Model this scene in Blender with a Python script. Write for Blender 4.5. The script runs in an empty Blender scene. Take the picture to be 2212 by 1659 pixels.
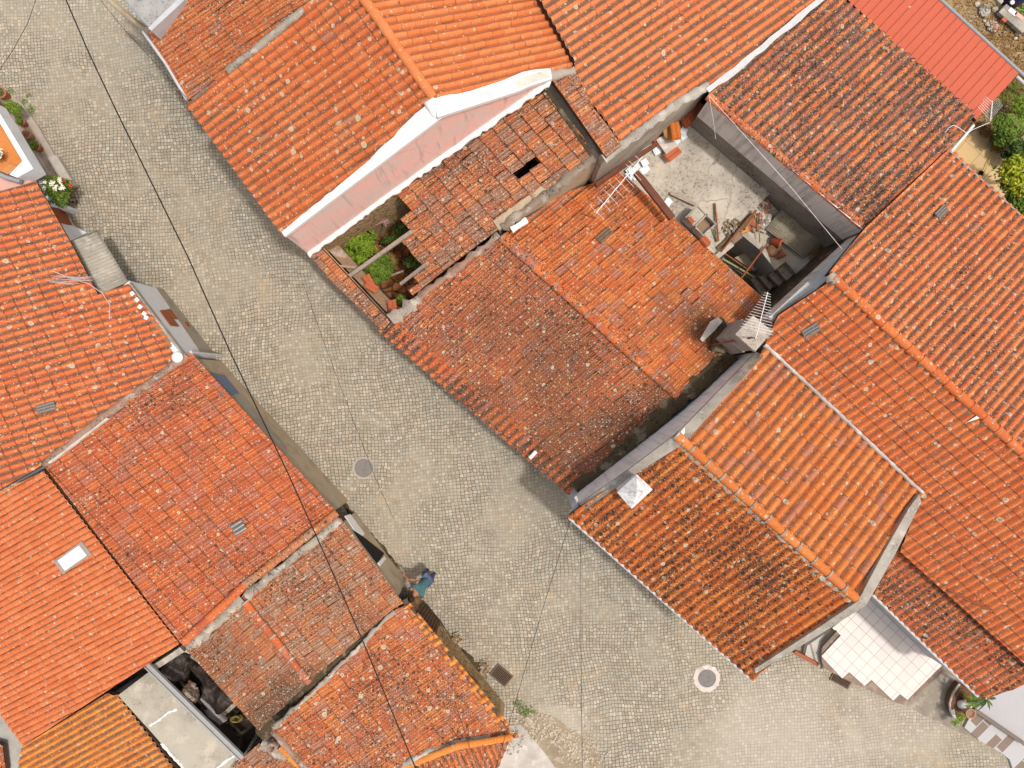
import bpy, bmesh, math, random
import numpy as np
from mathutils import Vector, Matrix
from mathutils import noise as mnoise
random.seed(7)
R = math.radians
scene = bpy.context.scene
COL = scene.collection
# ------------------------------------------------------------------ photogrammetry: photo point + height -> world
K = 33.5/2212.0
CX, CY = 1106.0, 829.5
CAM = Vector((0, 0, 24.0))
def W(x, y, h):
    t = (30.0-h)/30.0
    return Vector(((x-CX)*K*t, -(y-CY)*K*t, h*0.8))
def ray(x, y):
    return Vector(((x-CX)*K, -(y-CY)*K, 0.0))-CAM
def px(P):
    t = 24.0/(24.0-P[2])
    return (P[0]*t/K+CX, -P[1]*t/K+CY)
def hit(x, y, p0, n):
    d = ray(x, y)
    s = (p0-CAM).dot(n)/d.dot(n)
    return CAM+d*s
def q(x0, y0, s, *pts):
    return [((x0+a/s)*0.8848, (y0+b/s)*0.8848) for a, b in pts]
class Plane:
    def __init__(self, anchor, cdir, third=None, slope=None, down=None):
        self.p0 = W(*anchor)
        U = Vector((cdir[0], -cdir[1], 0)).normalized()
        if third is not None:
            t = W(*third)-self.p0
            t = t-U*t.dot(U)
            n = U.cross(t).normalized()
        else:
            hd = Vector((down[0], -down[1], 0)); hd = (hd-U*hd.dot(U)).normalized()
            t = hd*math.cos(R(slope))+Vector((0, 0, -math.sin(R(slope))))
            n = U.cross(t).normalized()
        if n.z < 0: n = -n
        self.n = n; self.U = U
    def at(self, x, y, lift=0.0):
        return hit(x, y, self.p0+self.n*lift, self.n)
    def h(self, x, y):
        return self.at(x, y).z/0.8
class VPlane:                                   # vertical plane through two world points
    def __init__(self, A, B, off=0.0):
        d = (B-A); d.z = 0; d.normalize()
        n = Vector((d.y, -d.x, 0))
        mid = (A+B)/2
        if n.dot(Vector((-mid.x, -mid.y, 0))) < 0: n = -n   # faces the middle of the street scene
        self.n = n; self.d = d; self.p0 = A+n*off; self.off = off
    def at(self, x, y):
        return hit(x, y, self.p0, self.n)
# ------------------------------------------------------------------ object helpers
def link(name, me, mat=None, parent=None):
    o = bpy.data.objects.new(name, me); COL.objects.link(o)
    if mat is not None:
        for m in (mat if isinstance(mat, (list, tuple)) else [mat]): me.materials.append(m)
    if parent is not None: o.parent = parent; o.matrix_parent_inverse = Matrix.Translation(-parent.location)
    return o
def tag(o, label=None, cat=None, group=None, kind=None):
    if label: o['label'] = label
    if cat: o['category'] = cat
    if group: o['group'] = group
    if kind: o['kind'] = kind
    return o
def thing(name, label, cat, loc=(0, 0, 0), group=None):
    o = bpy.data.objects.new(name, None); COL.objects.link(o); o.location = loc
    o.empty_display_size = 0.2
    return tag(o, label, cat, group)
class MB:
    def __init__(s): s.v = []; s.f = []; s.m = []; s.sm = []
    def add(s, vs, fs, m=0, smooth=False):
        b = len(s.v); s.v += [tuple(v) for v in vs]
        for f in fs: s.f.append(tuple(b+i for i in f)); s.m.append(m); s.sm.append(smooth)
        return s
    def box(s, c, size, rz=0.0, m=0, rot=None):
        M = Matrix.Rotation(rz, 3, 'Z') if rot is None else rot
        c = Vector(c); hx, hy, hz = size[0]/2, size[1]/2, size[2]/2
        vs = [c+M@Vector((x, y, z)) for z in (-hz, hz) for x, y in ((-hx, -hy), (hx, -hy), (hx, hy), (-hx, hy))]
        return s.add(vs, [(3, 2, 1, 0), (4, 5, 6, 7), (0, 1, 5, 4), (1, 2, 6, 5), (2, 3, 7, 6), (3, 0, 4, 7)], m)
    def slab(s, pts, th, m=0):                  # polygon extruded straight down by th
        n = len(pts); top = [Vector(p) for p in pts]; bot = [p-Vector((0, 0, th)) for p in top]
        return s.add(top+bot, [tuple(range(n)), tuple(range(2*n-1, n-1, -1))]+[(i, i+n, (i+1) % n+n, (i+1) % n) for i in range(n)], m)
    def extr(s, pts, vec, m=0):
        n = len(pts); vec = Vector(vec); top = [Vector(p) for p in pts]; bot = [p+vec for p in top]
        return s.add(top+bot, [tuple(range(n)), tuple(range(2*n-1, n-1, -1))]+[(i, i+n, (i+1) % n+n, (i+1) % n) for i in range(n)], m)
    def prism(s, pts, z0=0.0, m=0):
        n = len(pts); top = [Vector(p) for p in pts]; bot = [Vector((p.x, p.y, z0)) for p in top]
        return s.add(top+bot, [tuple(range(n)), tuple(range(2*n-1, n-1, -1))]+[(i, i+n, (i+1) % n+n, (i+1) % n) for i in range(n)], m)
    def tube(s, pts, r, seg=8, m=0, cap=True, smooth=True):
        pts = [Vector(p) for p in pts]; n = len(pts); rs = r if isinstance(r, (list, tuple)) else [r]*n
        vs = []; prev = None
        for i, p in enumerate(pts):
            d = (pts[min(i+1, n-1)]-pts[max(i-1, 0)]).normalized()
            a = d.orthogonal().normalized() if prev is None else (prev-d*prev.dot(d)).normalized()
            prev = a; b = d.cross(a)
            for k in range(seg):
                t = 2*math.pi*k/seg; vs.append(p+(a*math.cos(t)+b*math.sin(t))*rs[i])
        fs = [(i*seg+k, i*seg+(k+1) % seg, (i+1)*seg+(k+1) % seg, (i+1)*seg+k) for i in range(n-1) for k in range(seg)]
        s.add(vs, fs, m, smooth)
        if cap: s.add(vs[:seg], [tuple(range(seg-1, -1, -1))], m); s.add(vs[-seg:], [tuple(range(seg))], m)
        return s
    def lathe(s, c, prof, seg=20, m=0, axis=None, smooth=True):     # prof [(r,z)]
        c = Vector(c); M = Matrix.Identity(3) if axis is None else Vector((0, 0, 1)).rotation_difference(Vector(axis)).to_matrix()
        vs = [c+M@Vector((r*math.cos(2*math.pi*k/seg), r*math.sin(2*math.pi*k/seg), z)) for r, z in prof for k in range(seg)]
        fs = [(i*seg+k, i*seg+(k+1) % seg, (i+1)*seg+(k+1) % seg, (i+1)*seg+k) for i in range(len(prof)-1) for k in range(seg)]
        return s.add(vs, fs, m, smooth)
    def build(s, name, mat, parent=None, bevel=0.0):
        me = bpy.data.meshes.new(name); me.from_pydata(s.v, [], s.f)
        me.polygons.foreach_set('material_index', s.m); me.polygons.foreach_set('use_smooth', s.sm); me.update()
        bm = bmesh.new(); bm.from_mesh(me); bmesh.ops.recalc_face_normals(bm, faces=bm.faces); bm.to_mesh(me); bm.free()
        o = link(name, me, mat, parent)
        if bevel > 0:
            b = o.modifiers.new('b', 'BEVEL'); b.width = bevel; b.segments = 2; b.limit_method = 'ANGLE'
        return o
# ------------------------------------------------------------------ node helpers
class NT:
    def __init__(s, name, rough=0.85):
        s.mat = bpy.data.materials.new(name); s.mat.use_nodes = True; s.t = s.mat.node_tree; s.n = s.t.nodes
        s.b = s.n['Principled BSDF']; s.b.inputs['Roughness'].default_value = rough
        s.b.inputs['Specular IOR Level'].default_value = 0.25
        s.tc = s.n.new('ShaderNodeTexCoord'); s.pos = s.tc.outputs['Object']
    def set(s, sock, v):
        if hasattr(v, 'is_linked') or isinstance(v, bpy.types.NodeSocket): s.t.links.new(v, sock)
        elif isinstance(v, (tuple, list)):
            sock.default_value = tuple(v) if len(sock.default_value) == len(v) else tuple(v)+(1.0,)
        else: sock.default_value = v
    def math(s, op, a, b=0.0, c=None, clamp=False):
        n = s.n.new('ShaderNodeMath'); n.operation = op; n.use_clamp = clamp
        s.set(n.inputs[0], a); s.set(n.inputs[1], b)
        if c is not None: s.set(n.inputs[2], c)
        return n.outputs[0]
    def noise(s, scale, detail=3.0, rough=0.55, vec=None, dist=0.0):
        n = s.n.new('ShaderNodeTexNoise'); s.set(n.inputs['Vector'], vec or s.pos)
        n.inputs['Scale'].default_value = scale; n.inputs['Detail'].default_value = detail
        n.inputs['Roughness'].default_value = rough; n.inputs['Distortion'].default_value = dist
        return n.outputs['Fac']
    def noisec(s, scale, detail=2.0):
        n = s.n.new('ShaderNodeTexNoise'); s.set(n.inputs['Vector'], s.pos); n.inputs['Scale'].default_value = scale
        n.inputs['Detail'].default_value = detail
        return n.outputs['Color']
    def vor(s, scale, vec=None, feature='F1', rnd=1.0):
        n = s.n.new('ShaderNodeTexVoronoi'); n.feature = feature; s.set(n.inputs['Vector'], vec or s.pos)
        n.inputs['Scale'].default_value = scale; n.inputs['Randomness'].default_value = rnd
        return n
    def ramp(s, v, a, b, smooth=False):        # 0 below a, 1 above b
        n = s.n.new('ShaderNodeMapRange'); n.clamp = True
        if smooth: n.interpolation_type = 'SMOOTHSTEP'
        s.set(n.inputs['Value'], v); s.set(n.inputs['From Min'], a); s.set(n.inputs['From Max'], b)
        return n.outputs['Result']
    def mix(s, f, a, b, mode='MIX'):
        n = s.n.new('ShaderNodeMix'); n.data_type = 'RGBA'; n.blend_type = mode
        s.set(n.inputs[0], f); s.set(n.inputs[6], a); s.set(n.inputs[7], b)
        return n.outputs[2]
    def attr(s, name):
        n = s.n.new('ShaderNodeAttribute'); n.attribute_name = name; return n.outputs['Fac']
    def scale(s, v, f):
        n = s.n.new('ShaderNodeVectorMath'); n.operation = 'SCALE'; s.set(n.inputs[0], v); s.set(n.inputs['Scale'], f); return n.outputs[0]
    def vadd(s, a, b):
        n = s.n.new('ShaderNodeVectorMath'); n.operation = 'ADD'; s.set(n.inputs[0], a); s.set(n.inputs[1], b); return n.outputs[0]
    def vmul(s, a, b):
        n = s.n.new('ShaderNodeVectorMath'); n.operation = 'MULTIPLY'; s.set(n.inputs[0], a); s.set(n.inputs[1], b); return n.outputs[0]
    def sep(s, c):
        n = s.n.new('ShaderNodeSeparateColor'); s.set(n.inputs[0], c); return n.outputs
    def bump(s, hgt, strength=0.4, dist=0.01):
        n = s.n.new('ShaderNodeBump'); n.inputs['Strength'].default_value = strength; n.inputs['Distance'].default_value = dist
        s.set(n.inputs['Height'], hgt); s.t.links.new(n.outputs[0], s.b.inputs['Normal'])
    def out(s, col): s.set(s.b.inputs['Base Color'], col); return s.mat
CACHE = {}
def plain(name, col, rough=0.8, var=0.15, dirt=0.25, dirtcol=None, scale=3.0, metallic=0.0, spec=None, bump=0.25, fine=30):
    if name in CACHE: return CACHE[name]
    m = NT(name, rough); m.b.inputs['Metallic'].default_value = metallic
    if spec is not None: m.b.inputs['Specular IOR Level'].default_value = spec
    dc = dirtcol or tuple(c*0.4 for c in col)
    n1 = m.noise(scale, 5, 0.65); n2 = m.noise(fine, 3, 0.6)
    c = m.mix(m.math('MULTIPLY', m.ramp(n1, 0.45, 0.7, True), dirt), col, dc)
    g = m.math('ADD', m.math('MULTIPLY', m.math('SUBTRACT', n2, 0.5), var*3), 1.0)
    c = m.mix(1.0, c, m_gray(m, g), 'MULTIPLY')
    if bump > 0: m.bump(n2, bump, 0.01)
    CACHE[name] = m.out(c); return CACHE[name]
def m_gray(m, g):
    n = m.n.new('ShaderNodeCombineColor'); [m.set(n.inputs[i], g) for i in range(3)]; return n.outputs[0]
def speckle(name, col, dark=(0.05, 0.045, 0.035), light=None, amt=0.5, scale=14, moss=None, rough=0.9, big=1.2):
    # weathered cement / mortar / stone with dark lichen speckles
    if name in CACHE: return CACHE[name]
    m = NT(name, rough)
    a = m.noise(big, 5, 0.6); b = m.noise(scale, 5, 0.7); f = m.noise(scale*3.5, 4, 0.7)
    c = m.mix(m.ramp(a, 0.35, 0.7, True), col, tuple(x*0.72 for x in col))
    if light: c = m.mix(m.math('MULTIPLY', m.ramp(m.noise(big*2.2, 4, 0.6), 0.52, 0.66, True), 0.8), c, light)
    th = m.math('SUBTRACT', 0.66, m.math('MULTIPLY', m.ramp(a, 0.3, 0.75), amt*0.22))
    c = m.mix(m.math('MULTIPLY', m.ramp(b, th, m.math('ADD', th, 0.07)), 0.8), c, dark)
    c = m.mix(m.math('MULTIPLY', m.ramp(f, 0.6, 0.72), 0.45*amt+0.1), c, tuple(x*0.35 for x in col))
    if moss: c = m.mix(m.math('MULTIPLY', m.ramp(m.noise(2.3, 6, 0.7), 0.55, 0.68), 0.8), c, moss)
    m.bump(b, 0.5, 0.02)
    CACHE[name] = m.out(c); return CACHE[name]
def tile_mat(name, c1, c2, dull, dullamt=0.1, moss=0.2, lichen=0.3, trough=0.5, dirt=0.2, fuzz=0.2, streak=0.0, spotsize=1.0, darkpatch=None, edge=0.75):
    f_ = lambda c: (c[0]*0.85, c[1]*1.04+0.003, c[2]*1.05+0.005)
    c1, c2, dull = f_(c1), f_(c2), tuple(x*1.1 for x in dull)
    m = NT(name, 0.88)
    r1 = m.attr('r1'); r2 = m.attr('r2'); hp = m.attr('hp')
    fine = m.noise(45, 4, 0.7); mid = m.noise(6, 5, 0.65); low = m.noise(0.55, 4, 0.6); low2 = m.noise(1.3, 3, 0.6)
    c = m.mix(r1, c1, c2)
    c = m.mix(m.math('MULTIPLY', m.ramp(r2, 1-dullamt, 1-dullamt+0.02), 0.85), c, dull)
    c = m.mix(m.math('MULTIPLY', m.ramp(mid, 0.45, 0.7, True), 0.55*dirt+0.12), c, (0.30, 0.085, 0.045))
    c = m.mix(m.math('MULTIPLY', m.ramp(low2, 0.48, 0.72, True), dirt), c, (0.22, 0.085, 0.05))
    g = m.math('ADD', m.math('MULTIPLY', m.math('SUBTRACT', fine, 0.5), 1.1), 0.98)
    c = m.mix(1.0, c, m_gray(m, g), 'MULTIPLY')
    c = m.mix(m.math('MULTIPLY', m.ramp(hp, 0.40, 0.04), 0.55), c, (0.17, 0.05, 0.025))  # shade between the rolls, painted into the tile colour by profile height
    c = m.mix(m.math('MULTIPLY', m.attr('ed'), m.math('ADD', edge-0.15, m.math('MULTIPLY', mid, 0.3))), c, (0.13, 0.045, 0.025))  # painted shadow line where each tile end laps the next
    # pale dusty bloom on the crowns
    c = m.mix(m.math('MULTIPLY', m.ramp(m.noise(11, 4, 0.7), 0.5, 0.75), 0.22*fuzz+0.03), c, (0.50, 0.27, 0.18))
    # grime lying in the channels
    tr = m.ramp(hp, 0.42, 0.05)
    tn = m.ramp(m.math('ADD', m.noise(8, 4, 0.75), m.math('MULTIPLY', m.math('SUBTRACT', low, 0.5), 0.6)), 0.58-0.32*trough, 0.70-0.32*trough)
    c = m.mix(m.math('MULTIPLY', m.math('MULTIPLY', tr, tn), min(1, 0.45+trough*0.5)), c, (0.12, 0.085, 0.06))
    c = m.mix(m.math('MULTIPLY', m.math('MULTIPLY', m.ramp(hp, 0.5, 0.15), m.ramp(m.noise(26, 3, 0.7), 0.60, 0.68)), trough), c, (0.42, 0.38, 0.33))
    if darkpatch:                              # list of (x, y, radius, amount) in world metres: damp mossy areas
        tot = None
        for (xx, yy, rr, am) in darkpatch:
            dn = m.n.new('ShaderNodeVectorMath'); dn.operation = 'DISTANCE'
            m.set(dn.inputs[0], m.vmul(m.pos, (1, 1, 0))); dn.inputs[1].default_value = (xx, yy, 0)
            e = m.math('MULTIPLY', m.ramp(m.math('ADD', dn.outputs['Value'], m.math('MULTIPLY', m.math('SUBTRACT', mid, 0.5), rr*1.2)), rr, rr*0.35, True), am)
            tot = e if tot is None else m.math('MAXIMUM', tot, e)
        pn = m.ramp(m.noise(13, 6, 0.8), 0.66, 0.40)
        c = m.mix(m.math('MULTIPLY', tot, m.math('ADD', m.math('MULTIPLY', pn, 0.6), 0.4)), c, (0.085, 0.05, 0.03))
    # black moss: clustered round spots, then crumbly crusts
    gate = m.math('ADD', m.math('MULTIPLY', low, 1.6), m.math('MULTIPLY', mid, 0.5))
    for (sc, of, k) in ((7.0, 1.7, 0.33), (15.0, 5.1, 0.36)):
        v = m.vor(sc, m.vadd(m.vadd(m.vmul(m.pos, (1, 1, 0)), m.scale(m.noisec(16, 3), 0.05)), (of, of, 0))); v.voronoi_dimensions = '2D'
        s = m.sep(v.outputs['Color'])
        g = m.math('SUBTRACT', m.math('ADD', gate, m.math('MULTIPLY', s[0], 0.9)), 2.06-0.95*moss)
        rr = m.math('MULTIPLY', m.ramp(g, 0.0, 0.5), m.math('MULTIPLY', m.math('ADD', s[1], 0.35), k))
        c = m.mix(m.math('MULTIPLY', m.ramp(v.outputs['Distance'], rr, m.math('MULTIPLY', rr, 0.7)), 0.85), c, (0.055, 0.032, 0.022))
    th = m.math('ADD', 0.87-0.2*moss, m.math('MULTIPLY', m.math('SUBTRACT', 0.5, low), 0.55))
    mn = m.noise(9, 5, 0.72)
    c = m.mix(m.math('MULTIPLY', m.ramp(mn, th, m.math('ADD', th, 0.03)), 0.8), c, (0.06, 0.035, 0.024))
    th2 = m.math('ADD', 0.69-0.17*moss, m.math('MULTIPLY', m.math('SUBTRACT', 0.5, low), 0.3))
    c = m.mix(m.math('MULTIPLY', m.ramp(m.noise(24, 5, 0.7), th2, m.math('ADD', th2, 0.03)), 0.8), c, (0.06, 0.035, 0.024))
    # grey fuzz
    th3 = m.math('ADD', 0.74-0.17*fuzz, m.math('MULTIPLY', m.math('SUBTRACT', 0.5, low2), 0.25))
    c = m.mix(m.math('MULTIPLY', m.ramp(m.noise(17, 4, 0.75), th3, m.math('ADD', th3, 0.05)), 0.7), c, (0.40, 0.33, 0.27))
    # pale round lichens, three sizes, each with a darker middle ring
    warp = m.vadd(m.pos, m.scale(m.noisec(22, 2), 0.035))
    for (sc, rad, thr, of) in ((1.7, 0.058*spotsize, 0.90-0.42*lichen, 0.0), (4.2, 0.036*spotsize, 0.90-0.36*lichen, 3.3), (9.0, 0.021, 0.92-0.46*lichen, 7.7), (17.0, 0.0125, 0.95-0.42*lichen, 4.1)):
        v = m.vor(sc, m.vadd(warp, (of, of*0.7, 0))); v.voronoi_dimensions = '2D'
        s = m.sep(v.outputs['Color'])
        rr = m.math('MULTIPLY', m.math('ADD', m.math('MULTIPLY', s[1], 0.75), 0.25), rad*sc)
        gate = m.ramp(s[0], thr, thr+0.01)
        d = v.outputs['Distance']
        disc = m.math('MULTIPLY', m.ramp(d, rr, m.math('MULTIPLY', rr, 0.82)), gate)
        inner = m.ramp(d, m.math('MULTIPLY', rr, 0.75), m.math('MULTIPLY', rr, 0.45))
        lc = m.mix(m.math('MULTIPLY', inner, 0.75), (0.56, 0.50, 0.37), (0.36, 0.34, 0.24))
        c = m.mix(m.math('MULTIPLY', disc, 0.9), c, lc)
    m.bump(m.noise(60, 3, 0.6), 0.3, 0.006)
    return m.out(c)
# ------------------------------------------------------------------ roof tiles
def profile(style, n):
    a = np.linspace(0, 1, n)
    if style == 'barrel':
        w = 0.64; t = np.clip((a-(1-w)/2)/w, 0, 1); z = 0.066*np.sin(np.pi*t)**0.75
    elif style == 'canudo':
        w = 0.62; t = np.clip((a-(1-w)/2)/w, 0, 1)
        z = 0.066*np.sqrt(np.clip(1-(2*t-1)**2, 0, 1)); s = np.minimum(a, 1-a)/((1-w)/2); z = z-0.012*np.clip(1-s, 0, 1)
    elif style == 'mars3':
        z = 0.024*np.abs(np.sin(np.pi*a*2.5))**1.5
    elif style == 'low':
        z = 0.052*np.abs(np.sin(np.pi*a))**0.8
    else:                                       # marseille: two low ribs and a lap
        z = 0.013*np.exp(-((a-0.30)/0.085)**2)+0.013*np.exp(-((a-0.68)/0.085)**2)+0.02*np.exp(-((a-0.97)/0.06)**2)
    return a, z
def inpoly(x, y, P):
    c = False; j = len(P)-1
    for i in range(len(P)):
        if (P[i][1] > y) != (P[j][1] > y) and x < (P[j][0]-P[i][0])*(y-P[i][1])/(P[j][1]-P[i][1])+P[i][0]: c = not c
        j = i
    return c
def convex_parts(P):
    from mathutils.geometry import tessellate_polygon
    tris = [list(t) for t in tessellate_polygon([[Vector((x, y, 0)) for x, y in P]])]
    def area(L): return sum(P[L[k]][0]*P[L[(k+1) % len(L)]][1]-P[L[(k+1) % len(L)]][0]*P[L[k]][1] for k in range(len(L)))
    parts = [t if area(t) > 0 else t[::-1] for t in tris if abs(area(t)) > 1e-3]
    def convex(L):
        for k in range(len(L)):
            a, b, c = P[L[k-1]], P[L[k]], P[L[(k+1) % len(L)]]
            if (b[0]-a[0])*(c[1]-b[1])-(b[1]-a[1])*(c[0]-b[0]) < -1e-6: return False
        return True
    done = False
    while not done:
        done = True
        for i in range(len(parts)):
            for j in range(i+1, len(parts)):
                A, B = parts[i], parts[j]
                for k in range(len(A)):
                    u, v = A[k], A[(k+1) % len(A)]
                    if u in B and v in B and B[(B.index(v)+1) % len(B)] == u:
                        ib = B.index(u)
                        M = A[:k+1]+[B[(ib+t) % len(B)] for t in range(1, len(B)-1)]+A[k+1:]
                        if convex(M): parts[i] = M; del parts[j]; done = False
                        break
                if not done: break
            if not done: break
    return [[P[i] for i in L] for L in parts]
def tiles(name, parent, style, mat, pl, rdir, polys, pitch=0.21, course=0.38, jit=1.0, seed=1, drop=(), deck=True, step=0.016,
          lift=0.0, loss=0.0, wave=0.02, deckmat=None, vpx=None, label=None):
    rng = np.random.RandomState(seed)
    n = pl.n; U = pl.U
    cx = sum(p[0] for P in polys for p in P)/sum(len(P) for P in polys); cy = sum(p[1] for P in polys for p in P)/sum(len(P) for P in polys)
    O = pl.at(*(vpx or (cx, cy)))
    L = math.hypot(*rdir)
    V = (pl.at(cx+rdir[0]/L*40, cy+rdir[1]/L*40)-pl.at(cx, cy)).normalized(); V = -V      # V up the slope, along the rolls
    if V.z < 0 and abs(V.z) > 0.02: pass
    V = V if V.z >= 0 else -V
    Vp = n.cross(U);  Vp = Vp if Vp.z >= 0 else -Vp
    sgn = 1.0
    vx, vy = V.dot(U), V.dot(Vp)               # V in orthonormal (U,Vp)
    pu = pitch/abs(vy)                         # spacing along the contour
    prof_a, prof_z = profile(style, {'barrel': 11, 'canudo': 11, 'low': 9}.get(style, 15))
    nx = len(prof_a); zmax = prof_z.max()
    allv, allf, r1s, r2s, hps, mi = [], [], [], [], [], []
    tmp = bmesh.new()
    l1 = tmp.verts.layers.float.new('r1'); l2 = tmp.verts.layers.float.new('r2'); l3 = tmp.verts.layers.float.new('hp'); l4 = tmp.verts.layers.float.new('ed')
    tilerand = {}
    def loc(p):                                # world -> (a along U, b along Vp)
        d = p-O; return d.dot(U), d.dot(Vp)
    polys0 = polys; polys = [c for P in polys for c in convex_parts(P)]
    for P in polys:
        P2 = [loc(pl.at(*p)) for p in P]
        bb = [(y/vy) for x, y in P2]; aa = [(x-y/vy*vx) for x, y in P2]      # oblique coords
        i0, i1 = int(min(aa)//pu)-1, int(max(aa)//pu)+2
        j0, j1 = int(min(bb)//course)-1, int(max(bb)//course)+2
        bm = bmesh.new()
        k1 = bm.verts.layers.float.new('r1'); k2 = bm.verts.layers.float.new('r2'); k3 = bm.verts.layers.float.new('hp'); k4 = bm.verts.layers.float.new('ed')
        area = sum(P2[k][0]*P2[(k+1) % len(P2)][1]-P2[(k+1) % len(P2)][0]*P2[k][1] for k in range(len(P2)))
        if area < 0: P2 = P2[::-1]
        for i in range(i0, i1+1):
            for j in range(j0, j1+1):
                ac = (i+0.5)*pu; bc = (j+0.5)*course
                x = ac+bc*vx; y = bc*vy
                out = False
                for k in range(len(P2)):
                    ex, ey = P2[(k+1) % len(P2)][0]-P2[k][0], P2[(k+1) % len(P2)][1]-P2[k][1]; el = math.hypot(ex, ey)
                    if el < 1e-6: continue
                    if ((x-P2[k][0])*(-ey)+(y-P2[k][1])*ex)/el < -max(0.42, course*0.8): out = True; break
                if out: continue
                if drop:
                    pp = px(O+U*x+Vp*y)
                    if any(inpoly(pp[0], pp[1], D) for D in drop): continue
                if (i, j) not in tilerand: tilerand[(i, j)] = (rng.rand(), rng.rand(), rng.randn(6), rng.rand())
                q1, q2, q3, q4 = tilerand[(i, j)]
                if q4 < loss: continue
                da, db, dz, rot, tl, sl = q3*np.array([0.004, 0.006, 0.0025, 0.012, 0.002, 0.004])*jit
                rows = []
                for (bb_, zz) in ((j*course+db-0.02, step+max(0, tl)), ((j+1)*course-0.056, step*0.13), ((j+1)*course-0.026, step*0.05), ((j+1)*course+0.012, 0.0)):
                    row = []
                    for k in range(nx):
                        a = i*pu+prof_a[k]*pu+da+(bb_-bc)*rot
                        taper = 1.0 if style != 'canudo' else (1.08 if zz > 0 else 0.93)
                        z = prof_z[k]*taper+zz+dz+lift
                        xx = a+bb_*vx; yy = bb_*vy
                        z += wave*(mnoise.noise(Vector((xx*0.35+seed*7, yy*0.35, 0))))
                        row.append((xx, yy, z, prof_z[k]/zmax))
                    rows.append(row)
                lowr = [bm.verts.new((r[0], r[1], r[2])) for r in rows[0]]
                m1r = [bm.verts.new((r[0], r[1], r[2])) for r in rows[1]]; m2r = [bm.verts.new((r[0], r[1], r[2])) for r in rows[2]]; upr = [bm.verts.new((r[0], r[1], r[2])) for r in rows[3]]
                lip0 = [bm.verts.new((r[0], r[1], r[2]+0.0003)) for r in rows[0]]
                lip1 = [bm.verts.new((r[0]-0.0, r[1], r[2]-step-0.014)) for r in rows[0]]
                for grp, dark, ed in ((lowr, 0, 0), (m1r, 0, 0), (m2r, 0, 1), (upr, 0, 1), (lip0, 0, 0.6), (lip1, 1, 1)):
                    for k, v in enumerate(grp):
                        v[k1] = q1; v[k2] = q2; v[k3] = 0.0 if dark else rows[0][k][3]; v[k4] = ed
                for k in range(nx-1):
                    for ra, rb in ((lowr, m1r), (m1r, m2r), (m2r, upr)): f = bm.faces.new((ra[k], ra[k+1], rb[k+1], rb[k])); f.smooth = True
                    bm.faces.new((lip1[k], lip1[k+1], lip0[k+1], lip0[k]))
        for k in range(len(P2)):
            ax_, ay_ = P2[k]; bx_, by_ = P2[(k+1) % len(P2)]
            ex, ey = bx_-ax_, by_-ay_
            if math.hypot(ex, ey) < 1e-6: continue
            geom = bm.verts[:]+bm.edges[:]+bm.faces[:]
            bmesh.ops.bisect_plane(bm, geom=geom, dist=1e-5, plane_co=(ax_, ay_, 0), plane_no=(ey, -ex, 0), clear_outer=True)
        me2 = bpy.data.meshes.new('t'); bm.to_mesh(me2); bm.free()
        tmp.from_mesh(me2); bpy.data.meshes.remove(me2)
    for f in tmp.faces: f.material_index = 0
    if deck:
        for P in (deck if isinstance(deck, list) else polys):
            P2 = [loc(pl.at(*p)) for p in P]
            top = [tmp.verts.new((x, y, -0.035+lift)) for x, y in P2]; bot = [tmp.verts.new((x, y, -0.13+lift)) for x, y in P2]
            N = len(P2)
            for fv in [top, bot[::-1]]+[[top[k], bot[k], bot[(k+1) % N], top[(k+1) % N]] for k in range(N)]:
                f = tmp.faces.new(fv); f.material_index = 1
    M = Matrix(((U.x, Vp.x, n.x, O.x), (U.y, Vp.y, n.y, O.y), (U.z, Vp.z, n.z, O.z), (0, 0, 0, 1)))
    tmp.transform(M)
    me = bpy.data.meshes.new(name)
    for f in tmp.faces:
        if f.material_index == 0 and f.smooth and f.normal.z < 0: f.normal_flip()
    tmp.to_mesh(me); tmp.free()
    o = link(name, me, [mat, deckmat or M_DECK], parent)
    if label: o['label'] = label
    return o
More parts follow.
